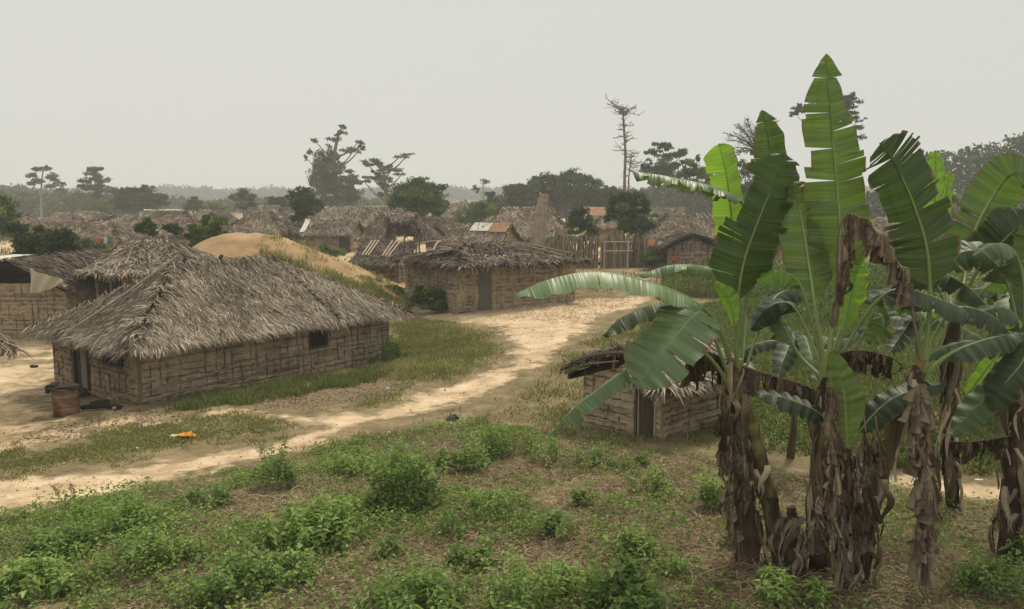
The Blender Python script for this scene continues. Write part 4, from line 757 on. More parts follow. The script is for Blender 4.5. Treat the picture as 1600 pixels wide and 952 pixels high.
tree('garden_tree', 'bushy green garden tree behind the middle of the stake fence', 70, [(975,395),(975,360),(978,340)], 2.5, [(978,322,22,18),(962,314,16,14),(998,318,18,14),(975,348,24,16),(1005,345,16,14),(955,338,10,9),(1000,362,20,12)], 5200, 3.2, 30, 'leaf', tb=.5)
tree('garden_tree', 'dark green shrubby tree between the small banana plant and the garden tree', 68, [(908,392),(907,360)], 2.2, [(905,338,17,13),(895,350,14,12),(918,352,15,13),(925,365,14,10),(905,368,20,12)], 3300, 3.2, 31, 'leaf_dark', tb=.6)
tree('bushy_tree', 'hazy dark tree crown behind the arching banana leaf, right of the tall bare tree', 130, [(1040,340),(1038,260)], 3, [(1035,228,17,9),(1024,240,16,10),(1050,240,20,11),(1040,254,30,12),(1012,256,12,8),(1062,256,15,10),(1070,240,8,5),(1035,272,36,14)], 4200, 2.4, 32, 'leaf_dark', shell=.4)
tree('bushy_tree', 'light green tree right of the hazy dark crown, above the arching leaf', 95, [(1078,345),(1078,280)], 3, [(1078,262,16,12),(1068,275,16,12),(1092,275,14,12),(1080,292,26,14)], 2600, 2.6, 33, 'leaf', tb=.75)
tree('bushy_tree', 'thin topped hazy tree just left of the bright upright banana leaf', 115, [(1108,345),(1106,290)], 2.6, [(1090,248,7,6),(1100,268,12,8),(1112,272,14,10),(1105,288,20,14),(1125,284,14,12),(1118,305,26,16)], 2600, 2.4, 34, 'leaf_dark', shell=.3)
tree('bushy_tree', 'dark tree seen between the first and second tall banana leaves', 115, [(1165,345),(1165,290)], 2.6, [(1165,262,13,14),(1160,285,20,18),(1185,290,20,18),(1165,310,30,16)], 2400, 2.5, 35, 'leaf_dark')
tree('spreading_tree', 'high spreading layered tree crown behind the tallest banana leaf', 115, [(1306,345),(1306,250),(1302,200)], 3, [(1250,168,15,9),(1243,178,9,7),(1305,157,24,9),(1324,162,22,10),(1334,175,19,8),(1345,186,14,5),(1318,187,18,7),(1347,214,14,4),(1338,200,13,4),(1280,167,20,9),(1330,150,12,5)], 3600, 2.0, 36, 'leaf_dark', shell=.2)
tree('broad_tree', 'green tree at the far left edge, taller than the two dark bushy trees', 58, [(-14,420),(-14,360)], 4, [(-10,330,34,24),(8,345,22,20),(18,330,12,10),(-20,312,24,14),(10,362,16,12)], 4500, 3., 37, 'leaf', tb=.6)
tree('dark_bushy_tree', 'dark bushy tree behind the left edge hut, left one of the pair', 44, [(52,455),(52,410)], 2.6, [(50,372,24,18),(38,385,20,20),(66,390,20,20),(52,402,26,14),(30,358,12,10)], 3600, 5.5, 38, 'leaf_dark', tb=.55)
tree('dark_bushy_tree', 'dark bushy tree beside the open sided shed, right one of the pair', 43, [(98,460),(98,415)], 2.6, [(100,378,20,18),(88,395,17,16),(112,398,15,14),(98,370,13,11),(95,410,22,14),(75,418,16,12)], 3400, 5.5, 39, 'leaf_dark', tb=.55)
tree('little_round_tree', 'little round dark green tree poking above the shed roof, left of its twin', 52, [(228,385),(228,365)], 1.8, [(228,353,14,10),(236,360,9,7),(220,358,9,7)], 1100, 4, 40, 'leaf', tb=.35)
tree('little_round_tree', 'smaller dark green tree above the shed roof, right of its twin', 54, [(270,385),(270,366)], 1.8, [(268,355,10,6),(276,360,9,6)], 700, 4, 41, 'leaf', tb=.35)
tree('tall_bush', 'tall loose green bush on the left shoulder of the earth mound', 49, [(318,425),(318,390)], 2.2, [(318,362,28,16),(335,352,22,12),(300,370,18,18),(305,390,16,18),(340,366,16,11),(322,340,12,10),(345,345,12,7)], 5200, 2.6, 42, 'leaf', tb=.68, shell=.25, cat='bush', group='bushes between the huts')
tree('scrub_bush', 'grey green scrub on the rise right of the round green tree', 105, [(735,350),(735,335)], 2, [(735,335,26,13),(720,343,20,10),(755,330,20,12),(770,325,16,10),(748,320,14,7)], 3000, 2.4, 43, 'leaf', tb=.7, cat='bush', group='bushes between the huts')
tree('leafy_bush', 'dark leafy bush against the stick wall of the hut with the sagging roof', 39, [(680,478),(680,470)], 1, [(682,460,22,13),(662,458,18,13),(700,470,12,10),(675,472,28,12),(655,470,16,12)], 3600, 3.2, 44, 'leaf', tb=.6, limbs=False, cat='bush', group='bushes between the huts')
tree('leafy_bush', 'sprawling bush on the low end of the earth mound', 44, [(600,458),(600,450)], 1, [(600,450,22,12),(575,442,18,12),(620,458,16,10)], 1700, 3, 45, 'leaf', tb=.75, limbs=False, cat='bush', group='bushes between the huts')
tree('leafy_bush', 'loose pale green bush at the right end of the large hut wall', 29.5, [(612,590),(612,570)], 1, [(606,545,18,20),(620,560,18,18),(598,572,22,20),(630,578,18,14)], 3000, 2.6, 46, 'leaf', tb=.85, limbs=False, cat='bush', group='bushes between the huts')
tree('leafy_bush', 'bush between the stake fence and the hut with the dark bowed gable', 58, [(1020,412),(1020,405)], 1, [(1020,404,22,8),(1040,400,10,8)], 900, 3, 47, 'leaf', tb=.6, limbs=False, cat='bush', group='bushes between the huts')
tree('leafy_bush', 'green bush in front of the half built hut', 62, [(520,400),(520,395)], 1, [(522,393,16,7),(508,388,10,5)], 700, 2.6, 48, 'leaf', tb=.8, limbs=False, cat='bush', group='bushes between the huts')
tree('leafy_bush', 'green bush under the washing line on the left', 60, [(160,395),(160,388)], 1, [(150,388,18,7),(135,382,15,9),(128,378,10,9)], 900, 3.2, 49, 'leaf', tb=.7, limbs=False, cat='bush', group='bushes between the huts')

def bare_tree(name, label, D, trunk, tr, seed, tiers, spread, sparse=9, fine=True):
    k = D / 1300; pts = [at(x, y, D) for x, y in trunk]; z0 = tz(pts[0][0], D); pts[0][2] = z0 - .1; r = root(name, (pts[0][0], D, z0), label, 'tree', 'trees of the village and beyond')
    rg = np.random.default_rng(seed); mb = MB(); P = spline(pts, 24); tube(mb, P, np.linspace(tr * k, tr * k * .3, 24), 7, .5, jit=.02, rg=rg); mb.build('trunk', M['bark'], r)
    mb = MB()
    for t0, sp_ in tiers:
        for q in range(sparse):
            st = P[int(np.clip(t0 + rg.normal(0, .035), 0, 1) * 23)]
            a_ = rg.random() * 6.28; sp2 = sp_ * rg.uniform(.6, 1.1) * k; e = st + np.array((math.cos(a_) * sp2, math.sin(a_) * sp2, sp2 * rg.uniform(-.25, .7))); md = st * .5 + e * .5 + (0, 0, sp2 * rg.uniform(-.15, .15))
            Q = spline([st, md, e], 7); tube(mb, Q, np.linspace(tr * k * .25, .03, 7), 4, .5)
            for w_ in range(5):
                s2 = Q[int(rg.integers(2, 7))]; e2 = s2 + rg.normal(0, 1, 3) * (.28, .28, .16) * sp2 + (0, 0, .12 * sp2); tube(mb, [s2, (s2 + e2) / 2 + rg.normal(0, .03, 3), e2], [.05, .035, .02], 3, .5)
    mb.build('branches', M['bark'], r); return r
bare_tree('bare_tree', 'tall bare dead tree with short twiggy branches rising above the fence', 130, [(978,345),(976,290),(977,240),(974,185),(973,172)], 3.0, 61, [(.99,16),(.92,26),(.86,20),(.7,16),(.62,20),(.5,14)], 1)
bare_tree('bare_tree', 'shorter twiggy dead tree leaning beside the tall bare tree', 133, [(984,345),(982,300),(984,262),(988,240)], 1.8, 62, [(.95,16),(.8,20),(.65,22)], 1, 7)
def palm(label, D, top, base, nf, Lf, mat, seed, droop=.5, name='palm_tree'):
    k = D / 1300; p = at(*top, D); z0 = tz(p[0], D); r = root(name, (p[0], D, z0), label, 'palm', 'trees of the village and beyond'); rg = np.random.default_rng(seed)
    mb = MB(); tube(mb, [(p[0], D, z0 - .1), (p[0] + .1, D, (z0 + p[2]) / 2), p], [1.6 * k, 1.2 * k, 1.0 * k], 6, .5); mb.build('trunk', M['bark'], r); mb = MB()
    for q in range(nf):
        a_ = rg.random() * 6.28; el = rg.uniform(-.2, 1.2); d = np.array((math.cos(a_) * math.cos(el), math.sin(a_) * math.cos(el), math.sin(el))); l = Lf * k * rg.uniform(.8, 1.1)
        Q = spline([p, p + d * l * .5 + (0, 0, .05 * l), p + d * l * .95 - (0, 0, droop * l * .4)], 10); tube(mb, Q, np.linspace(.06, .02, 10), 3, .5)
        S = Q[2:].repeat(6, 0); strips(mb, S, rg.normal(0, .5, (len(S), 3)) + d * .6 + (0, 0, -.3), nrm(rg.normal(0, 1, (len(S), 3))), l * .16, l * .014, rg.random(len(S)))
    mb.build('crown', M[mat], r)
palm('thin leaved palm with bare looking fronds behind the second tall banana leaf', 85, (1182,235), None, 26, 52, 'leaf_dark', 63, .1)
palm('two stemmed slim little palm standing above the dark wood', 150, (900,266), None, 9, 9, 'leaf_dark', 64)

def broken_trunk():
    D_ = 61; r = root('dead_trunk', (*at(838, 420, D_)[:2], 0), 'thick broken dead tree trunk standing among the roofs with jagged stub branches on top', 'tree stump'); rg = np.random.default_rng(4)
    mb = MB(); P = spline([at(838, 418, D_), at(841, 370, D_), at(846, 330, D_), at(850, 303, D_)], 20); tube(mb, P, np.linspace(.62, .38, 20), 10, .6, jit=.03, rg=rg); mb.build('trunk', M['palebark'], r)
    for px, py, rr in ((832,301,.16),(846,281,.18),(853,286,.14),(868,284,.1),(862,297,.14),(829,306,.09),(851,276,.07)):
        mb = MB(); e = at(px, py, D_ - .3); s_ = at(849, 308, D_); tube(mb, spline([s_, (s_ + e) / 2 + rg.normal(0, .12, 3), e], 7), np.linspace(rr, .03, 7), 6, .35, jit=.02, rg=rg); mb.build('branch', M['bark'], r)
broken_trunk()

# far woods that read as one mass
def wood_mass(name, D, prof, n, size, seed, mat, depth=30, low=318, label=None):
    rg = np.random.default_rng(seed); mb = MB(); xs = [p[0] for p in prof]; ys = [p[1] for p in prof]; bl = []
    x = xs[0]
    while x < xs[-1]:
        y = np.interp(x, xs, ys); r_ = rg.uniform(.6, 1.35) * (7 + D * .012) * 160 / D
        bl.append((x, y + r_ * .7 + rg.uniform(-3, 2), r_, r_ * rg.uniform(.5, .9), rg.uniform(-depth, depth) * .3)); yy = y + r_ * 1.4
        while yy < low: bl.append((x + rg.uniform(-6, 6), yy, r_ * 1.1, r_, rg.uniform(-depth, 0) * .6)); yy += r_ * .8
        x += r_ * .75
    leaf_cloud(mb, bl, D, n * 2, size, seed, tb=.5, shell=.85)
    tag(mb.build(name, M[mat]), kind='stuff')
wood_mass('distant_hills_wood', 700, [(-600,296),(-200,299),(200,296),(250,292),(300,293),(350,296),(430,293),(480,298),(700,291),(740,296),(800,290),(1000,296),(1900,290)], 22000, 2.6, 71, 'leaf_dark', 60, 312)
wood_mass('far_wood', 300, [(-600,296),(-200,300),(0,292),(30,291),(60,300),(110,300),(140,305),(200,303),(260,308),(330,316)], 12600, 4.0, 72, 'leaf_dark', 30, 330)
wood_mass('far_wood', 210, [(-500,300),(-100,305),(0,300),(60,304),(130,302),(200,308),(250,318)], 12600, 4.0, 73, 'leaf_dark', 20, 338)
wood_mass('right_wood', 170, [(1385,262),(1410,242),(1450,236),(1490,240),(1520,228),(1560,226),(1580,214),(1620,205),(1800,200),(2200,225)], 21000, 4.0, 74, 'leaf_dark', 20, 345)
wood_mass('right_wood', 150, [(1120,290),(1180,300),(1240,296),(1400,300),(1500,310),(1700,300),(2200,290)], 12600, 4.0, 75, 'leaf_dark', 20, 350)
wood_mass('far_wood', 200, [(690,322),(760,316),(800,300),(900,292),(960,300),(1040,290),(1120,285),(1180,290)], 14000, 4.0, 76, 'leaf_dark', 20, 345)
wood_mass('far_wood', 260, [(330,316),(400,312),(500,318),(600,312),(700,316)], 7000, 4.0, 77, 'leaf', 20, 326)

# ------------------------------------------------------------------ fence, rack, washing, chicken
def fence():
    a, b = gnd(858, 420), gnd(1044, 416); rg = np.random.default_rng(9); r = root('stake_fence', (a + b) / 2, 'tall fence of upright wooden stakes closing the far side of the dirt plaza', 'fence'); n = 330
    gap = (.40, .425)
    for s0, s1 in ((0, .26), (.26, .40), (.425, .6), (.6, .8), (.8, 1)):
        mb = MB()
        for t in np.linspace(s0, s1, int(n * (s1 - s0))):
            p = a * (1 - t) + b * t + np.array((0, rg.normal(0, .05), 0)); h = rg.uniform(1.75, 2.5) * (1 if t < .75 else .85); tube(mb, [p - (0, 0, .1), p + (rg.normal(0, .04), 0, h * .5), p + (rg.normal(0, .08), rg.normal(0, .03), h)], rg.uniform(.022, .045), 4, rg.uniform(.25, .95))
        for z_ in (.9, 1.7): tube(mb, [a * (1 - s0) + b * s0 + (0, -.06, z_), a * (1 - s1) + b * s1 + (0, -.06, z_)], .03, 4, .5)
        mb.build('stake_panel', M['wood'], r)
    c0, c1 = gnd(944, 421), gnd(986, 421); r = root('pole_rack', (c0 + c1) / 2, 'light open rack of thin poles standing against the stake fence', 'rack')
    for q, t in ((c0, 0), (c1 + (-.25, 0, 0), 1), (c1 * .28 + c0 * .72 + (1.1, 0, 0), 2)):
        mb = MB(); tube(mb, [q, q + (0, 0, 2.05 if t < 2 else 1.3)], .045, 5, 1); mb.build('post', M['wood'], r)
    for z_ in (1.3, 1.95): mb = MB(); tube(mb, [c0 + (-.1, -.05, z_), c1 + (.1, -.05, z_)], .04, 5, 1); mb.build('rail', M['wood'], r)
fence()
def garment(name, label, px, py, D, wpx, hpx, mat, cat, group='washing hung out to dry'):
    rg = np.random.default_rng(int(px)); k = D / 1300; c = at(px, py, D); W_, H_ = wpx * k, hpx * k; mb = MB(); nu, nv = 9, 7; V = []
    for v in range(nv):
        for u in range(nu):
            a_, b_ = u / (nu - 1) - .5, v / (nv - 1); V.append(c + np.array((a_ * W_ * (1 - .15 * b_) + .03 * math.sin(b_ * 5), .05 * math.sin(a_ * 14 + px) * (b_ + .2), -b_ * H_ + .06 * H_ * math.cos(a_ * 6))))
    V = np.array(V); f = [(v * nu + u, v * nu + u + 1, (v + 1) * nu + u + 1, (v + 1) * nu + u) for v in range(nv - 1) for u in range(nu - 1)]
    mb.add(np.vstack([V, V + (0, .03, 0)]), np.array(f + [tuple(q + nu * nv for q in g_[::-1]) for g_ in f]), .5)
    tag(mb.build(name, M[mat], smooth=True), label, cat, group)
def line(label, p, q, D):
    mb = MB(); a, b = at(*p, D), at(*q, D); tube(mb, spline([a, (a + b) / 2 - (0, 0, .08), b], 10), .012, 4, .5); r = mb.build('washing_line', M['wood']); tag(r, label, 'line')
    for e in (a, b):
        mb = MB(); tube(mb, [(e[0], D, tz(e[0], D) - .1), e + (0, 0, .1)], .05, 5, .7); mb.build('post', M['wood'], r)
line('thin washing line on posts in front of the long low hut at the left', (141, 371), (178, 371), 62)
garment('red_cloth', 'small bright red cloth on the far left washing line', 153.5, 372, 61.9, 7, 8, 'red', 'cloth'); garment('white_cloth', 'small pale cloth on the far left washing line', 164, 371, 61.9, 5, 10, 'white', 'cloth'); garment('teal_cloth', 'dark teal cloth at the right end of the far left washing line', 171, 370, 61.9, 7, 12, 'teal', 'cloth')
line('washing line beside the stake fence and the bowed gable hut', (1008, 374), (1040, 376), 58.5)
garment('peach_cloth', 'peach orange cloth hung by the stake fence', 1018, 374, 58.4, 12, 10, 'peach', 'cloth'); garment('white_cloth', 'white and black patterned shirt hung by the stake fence', 1031, 377, 58.4, 7, 9, 'white', 'shirt'); garment('white_cloth', 'white bundle hung on the wall at the right end of the bowed gable hut', 1121, 374, 56.5, 6, 7, 'white', 'cloth'); garment('red_cloth', 'small red cloth low on the wall of the bowed gable hut', 1054, 400, 56.6, 7, 8, 'red', 'cloth')
def chicken():
    p = gnd(937, 416); r = root('chicken', p, 'small dark chicken standing in the gap of the stake fence', 'chicken'); mb = MB()
    th = np.linspace(0, math.pi, 9); ring = []
    tube(mb, spline([p + (-.22, 0, .34), p + (-.12, 0, .24), p + (0, 0, .2), p + (.12, 0, .26), p + (.17, 0, .38), p + (.2, 0, .43)], 14), [.02,.05,.07,.1,.12,.125,.12,.11,.09,.06,.045,.04,.04,.03], 8, .4); b = mb.build('body', M['feather'], r)
    mb = MB(); strips(mb, np.tile(p + (-.14, 0, .27), (8, 1)), np.array([(-.6, .1 * (k - 4) / 4, .3 + .1 * k) for k in range(8)]), np.tile((0., 1., .1), (8, 1)), .2, .05, .3); mb.build('tail', M['feather'], r)
    mb = MB(); box(mb, p + (.2, 0, .48), .06, .02, .05, 0); mb.build('comb', M['comb'], r)
    for s_ in (-.04, .04): mb = MB(); tube(mb, [p + (.02, s_, .16), p + (0, s_, .08), p + (.03, s_, 0)], .012, 4); mb.build('leg', M['wood'], r)
chicken()

# ------------------------------------------------------------------ things in the yard
def barrel():
    p = gnd(95, 651); p = p + (0, .3, 0); H_, Rr = .74, .33; r = root('rusty_drum', p, 'rusty dented steel drum standing in front of the large hut, covered by a dark tray', 'drum'); mb = MB()
    zs = [0, .015, .03, .2, .24, .255, .27, .31, .46, .49, .505, .52, .56, .7, .725, H_]; rs = [Rr,Rr+.015,Rr,Rr,Rr,Rr+.018,Rr,Rr,Rr,Rr,Rr+.018,Rr,Rr,Rr,Rr+.015,Rr]
    tube(mb, [p + (.008 * math.sin(z * 9), 0, z) for z in zs], rs, 28, [.4,.1,.3,.6,.5,.3,.6,.55,.5,.6,.3,.7,.6,.35,.2,.1]); mb.build('drum_body', M['rust'], r)
    q = p + (0, .0, H_ + .02); r2 = root('scrap_tray', q, 'dark battered tray lying on top of the rusty drum', 'tray'); mb = MB(); box(mb, q, .78, .5, .03, .15, .2); box(mb, q + (-.36, .1, .04), .2, .5, .04, .2, .1); box(mb, q + (-.43, -.06, -.05), .08, .2, .2, .2, .1); box(mb, q + (.1, -.02, .03), .5, .36, .03, .5, .35); mb.build('tray_sheet', M['char'], r2)
    p = gnd(121, 620); r = root('old_tyre', p, 'black old tyre lying against the gable wall beside the rusty drum', 'tyre'); mb = MB(); a_ = np.linspace(0, 2 * math.pi, 21); P = np.stack([p[0] + .22 * np.cos(a_), p[1] + .22 * np.sin(a_) * .9, p[2] + .1 + .07 * np.sin(a_)], -1); tube(mb, P, .085, 8, .5); mb.build('tyre_ring', M['rubber'], r, True)
barrel()
def rock_like(mb, c, s, seed, tint=.5, mat=0):
    rg = np.random.default_rng(seed); n, m = 8, 6; V = []
    for i_ in range(m):
        for j_ in range(n):
            a_, b_ = j_ / n * 6.283, (i_ + .5) / m * math.pi; d = np.array((math.cos(a_) * math.sin(b_), math.sin(a_) * math.sin(b_), math.cos(b_))); V.append(np.array(c) + d * s * (1 + rg.normal(0, .2)))
    f = [(i_ * n + j_, i_ * n + (j_ + 1) % n, (i_ + 1) * n + (j_ + 1) % n, (i_ + 1) * n + j_) for i_ in range(m - 1) for j_ in range(n)]
    mb.add(V, f, tint, mat); mb.add(np.array(V)[:n], [list(range(n))[::-1]], tint, mat)
for k, (x0, y0, x1, y1, rr, t, lb) in enumerate([(128,641,190,640,.075,.2,'thick charred log, frontmost in the firewood pile by the large hut'),(142,637,172,633,.06,.5,'short brown log on top of the firewood pile by the large hut'),(150,634,178,638,.055,.3,'crooked burnt branch at the back of the firewood pile'),(176,642,193,636,.045,1.,'ash white ended stick at the right of the firewood pile')]):
    a, b = gnd(x0, y0), gnd(x1, y1); z_ = rr + .05 * (k == 1); mb = MB(); tube(mb, spline([a + (0, 0, z_), (a + b) / 2 + (0, .03, z_ + .02), b + (0, 0, z_)], 8), np.linspace(rr, rr * .8, 8), 7, t, jit=.008, rg=np.random.default_rng(k)); tag(mb.build('firewood_log', M['char']), lb, 'log', 'firewood by the large hut')
p = gnd(287, 684); r = root('plastic_bag', p, 'crumpled bright orange plastic bag on the grass strip between the large hut and the path', 'bag'); mb = MB(); rock_like(mb, p + (.02, 0, .06), (.17, .12, .06), 3); rock_like(mb, p + (.18, 0, .05), (.09, .08, .05), 4); mb.build('bag_sheet', M['orange'], r); mb = MB(); rock_like(mb, p + (-.22, -.02, .03), (.1, .08, .05), 5); mb.build('torn_label', M['white'], r)
for k, (x, y, s, m_, nm, lb) in enumerate([(708,657,(.13,.12,.1),'char','dark_clod','dark lump of earth on the grass right of the path'),(703,662,(.08,.05,.03),'white','white_scrap','white scrap beside the dark lump of earth'),(607,677,(.08,.06,.07),'white','white_scrap','pale crumpled scrap at the top of the tallest weed clump'),(606,610,(.1,.08,.13),'white','white_scrap','white rag on the litter patch by the large hut'),(165,665,(.07,.05,.03),'white','white_scrap','white scrap below the firewood pile'),(213,702,(.09,.07,.06),'white','white_scrap','white scrap at the lower edge of the grass strip'),(735,505,(.1,.08,.05),'white','white_scrap','white scrap on the grass near the plaza'),(1529,750,(.13,.06,.02),'white','white_scrap','white scrap on the dirt track behind the banana stems'),(53,573,(.16,.1,.05),'char','dark_clod','dark scrap lying in the yard left of the large hut'),(405,675,(.16,.1,.05),'bark','dark_twigs','tangle of dark twigs at the tip of the grass strip')]):
    p = gnd(x, y); mb = MB(); rock_like(mb, p + (0, 0, s[2] * .3), np.array(s) * ((.62, .62, .4) if m_ == 'white' else 1), 90 + k, .5); tag(mb.build(nm, M[m_]), lb, 'litter' if 'clod' not in nm else 'clod')
mb = MB(); rg = np.random.default_rng(77)                     # uncountable chips, husks and pebbles
def scatter(poly, n, rg):
    lo, hi = poly.min(0), poly.max(0); o = []
    while sum(map(len, o)) < n:
        q = lo + rg.random((n * 2, 2)) * (hi - lo); o.append(q[sdist(poly, q[:, 0], q[:, 1]) > 0])
    return np.concatenate(o)[:n]
def on(q, dz=0): return np.column_stack([q, TZ(q[:, 0], q[:, 1]) + dz])
q = np.vstack([scatter(LITTER, 700, rg), scatter(YARD, 500, rg)[:500], scatter(wpoly([(410,615),(480,622),(460,632),(405,625)]), 160, rg), scatter(wpoly([(0,700),(100,690),(260,655),(330,645),(220,640),(90,660)]), 900, rg)])
P = on(q, .012); n_ = len(P); kites(mb, P, rg.normal(0, 1, (n_, 3)) * (1, 1, .2), nrm(rg.normal(0, .35, (n_, 3)) + (0, 0, 1)), rg.uniform(.03, .13, n_), rg.uniform(.015, .05, n_), np.clip(rg.beta(1, 1.2, n_), 0, 1))
PL = wpoly([(700,478),(800,470),(960,462),(1000,466),(920,505),(760,500)]); q = scatter(PL, 2500, rg); P = on(q, .012); n_ = len(P); kites(mb, P, rg.normal(0, 1, (n_, 3)) * (1, 1, .2), nrm(rg.normal(0, .35, (n_, 3)) + (0, 0, 1)), rg.uniform(.04, .12, n_), rg.uniform(.03, .06, n_), rg.uniform(.6, 1, n_))
tag(mb.build('litter', M['straw']), kind='stuff')
mb = MB(); q = scatter(PATH, 1500, rg); P = on(q, -.02)
for k_, p_ in enumerate(P[:150]): rock_like(mb, p_, rg.uniform(.01, .03) * np.array((1.3, 1, .6)), k_, rg.uniform(.2, .9))
n_ = len(P); kites(mb, P + (0, 0, .01), rg.normal(0, 1, (n_, 3)) * (1, 1, .1), nrm(rg.normal(0, .3, (n_, 3)) + (0, 0, 1)), rg.uniform(.02, .09, n_), rg.uniform(.01, .03, n_), rg.uniform(.05, .7, n_))
tag(mb.build('pebbles', M['straw']), kind='stuff')

# ------------------------------------------------------------------ grass and weeds
rg = np.random.default_rng(12)
def blades(mb, P, h, wd, tint, lean=.35, mat=0):
    n_ = len(P); strips(mb, P, nrm(rg.normal(0, lean, (n_, 3)) * (1, 1, 0) + (0, 0, 1)), nrm(rg.normal(0, 1, (n_, 3)) * (1, 1, .3) + (0, -.6, 0)), h, wd, tint, mat, bend=.25)
def ragged(poly, n, rg, m=.9, s=.8, seed=0):
    lo, hi = poly.min(0) - m, poly.max(0) + m; o = []
    while sum(map(len, o)) < n:
        q = lo + rg.random((n * 2, 2)) * (hi - lo); x_, y_ = q[:, 0], q[:, 1]; o.append(q[rg.random(len(q)) < ss(-.45, .75, sdist(poly, x_, y_) + (fnoise(x_, y_, s, seed) - .5) * 2.2)])
    return np.concatenate(o)[:n]
def clear(q):
    d, l = masks(q[:, 0], q[:, 1]); return q[rg.random(len(q)) > d * 1.15]
mb = MB()
q = clear(ragged(G1, 40000, rg, seed=81)); cl = fnoise(q[:, 0], q[:, 1], 1.2, 31); keep = rg.random(len(q)) < .35 + cl; q = q[keep]; cl = cl[keep]
edg = ss(-.1, 1.1, sdist(G1, q[:, 0], q[:, 1])); blades(mb, on(q), rg.uniform(.06, .36, len(q)) * (.25 + 1.1 * cl) * (.3 + .7 * edg), rg.uniform(.01, .026, len(q)), np.clip(.2 + rg.normal(0, .2, len(q)) + cl * .65, 0, 1), .5)
q = ragged(GS, 17000, rg, seed=82); cl = fnoise(q[:, 0], q[:, 1], 1.0, 32); keep = rg.random(len(q)) < .15 + cl * 1.1; q = q[keep]; blades(mb, on(q), rg.uniform(.03, .1, len(q)), .02, np.clip(.5 + rg.normal(0, .15, len(q)), 0, 1), .8)
MID = wpoly([(470,715),(560,690),(640,672),(720,655),(800,615),(870,575),(930,530),(1000,495),(1150,475),(1140,700),(880,690),(700,668),(560,700)])
q = clear(ragged(MID, 44000, rg, seed=84)); cl = fnoise(q[:, 0], q[:, 1], 1.4, 33); keep = rg.random(len(q)) < cl * 1.7 - .3; q = q[keep]; blades(mb, on(q), rg.uniform(.04, .2, len(q)), rg.uniform(.012, .025, len(q)), np.clip(.45 + rg.normal(0, .2, len(q)), 0, 1), .6)
q = clear(scatter(GR, 90000, rg)); cl = fnoise(q[:, 0], q[:, 1], 1.6, 34); keep = rg.random(len(q)) < cl * 1.6 - .1; q = q[keep]; blades(mb, on(q), rg.uniform(.08, .4, len(q)), rg.uniform(.015, .035, len(q)), np.clip(.26 + rg.normal(0, .17, len(q)), 0, 1), .5)
BK = wpoly([(1030,465),(1040,432),(1100,428),(1400,425),(1400,470),(1150,470)]); q = scatter(BK, 16000, rg); blades(mb, on(q), rg.uniform(.3, .9, len(q)), .04, np.clip(.3 + rg.normal(0, .15, len(q)), 0, 1))
q = np.column_stack([rg.uniform(-60, 60, 30000), rg.uniform(44, 110, 30000)]); cl = fnoise(q[:, 0], q[:, 1], 7, 35); q = q[cl > .56]; blades(mb, on(q), rg.uniform(.2, .7, len(q)), .06, np.clip(.4 + rg.normal(0, .15, len(q)), 0, 1))
WB = wpoly([(215,640),(240,634),(420,600),(600,566),(606,585),(560,600),(420,625),(260,648)]); q = ragged(WB, 14000, rg, seed=83); cl = fnoise(q[:, 0], q[:, 1], .9, 37); q = q[rg.random(len(q)) < ss(.35, .6, cl)]; blades(mb, on(q), rg.uniform(.04, .3, len(q)), .022, np.clip(.25 + rg.normal(0, .12, len(q)), 0, 1))
x = rg.uniform(-14.2, -5.2, 26000); y = rg.uniform(39.5, 44.2, 26000); lim = 42.6 - .45 * np.clip((-9.5 - x) / 2, 0, 4) + (fnoise(x, y, .9, 36) - .5) * 2.4; k_ = (y < lim) & (x > -13.0) & (rg.random(26000) < .7); x, y = x[k_], y[k_]; P = np.column_stack([x, y, mz(x, y) - .05]); blades(mb, P, rg.uniform(.15, .6, len(P)), .03, np.clip(.62 + rg.normal(0, .2, len(P)), 0, 1), .3)
x = np.repeat(rg.uniform(-13, -6, 70), 14) + rg.normal(0, .14, 980); y = np.repeat(rg.uniform(42, 45.6, 70), 14) + rg.normal(0, .14, 980); P = np.column_stack([x, y, mz(x, y) - .05]); blades(mb, P, rg.uniform(.1, .38, len(P)), .03, np.clip(.6 + rg.normal(0, .2, len(P)), 0, 1), .5)
tag(mb.build('grass', M['grass']), kind='stuff')

mb = MB()                                                      # low green cover behind the bananas
q = clear(scatter(GR, 95000, rg)); cl = fnoise(q[:, 0], q[:, 1], 1.3, 38); q = q[rg.random(len(q)) < ss(.22, .46, cl)]; n_ = len(q); P = on(q, 0); P[:, 2] += rg.random(n_) * .22
kites(mb, P, rg.normal(0, 1, (n_, 3)) * (1, 1, .4), nrm(rg.normal(0, .5, (n_, 3)) + (0, 0, 1)), rg.uniform(.05, .12, n_), rg.uniform(.03, .06, n_), np.clip(.45 + rg.normal(0, .22, n_), 0, 1))
q = np.vstack([scatter(BK, 9000, rg), scatter(wpoly([(1150,505),(1180,440),(1300,425),(1560,425),(1620,470),(1400,520)]), 9000, rg)]); n_ = len(q); P = on(q, 0); P[:, 2] += rg.random(n_) ** 1.5 * (.5 + 1.1 * fnoise(q[:, 0], q[:, 1], 3, 39))
kites(mb, P, rg.normal(0, 1, (n_, 3)), nrm(rg.normal(0, .7, (n_, 3)) + (0, 0, 1)), rg.uniform(.12, .25, n_), rg.uniform(.07, .13, n_), np.clip(.25 + rg.normal(0, .2, n_), 0, 1))
tag(mb.build('ground_cover', M['weed']), kind='stuff')
FG = FORE
def inview(q, m=1.12):
    X_, Y_ = q[:, 0], q[:, 1]; return q[(np.abs(X_) < Y_ * .635 * m + .4) & (Y_ > 7.9) & (Y_ < 30)]
q = np.column_stack([rg.uniform(-16, 15, 520000), rg.uniform(7.9, 23, 520000)]); q = inview(q); q = q[sdist(FORE, q[:, 0], q[:, 1]) > -.1]
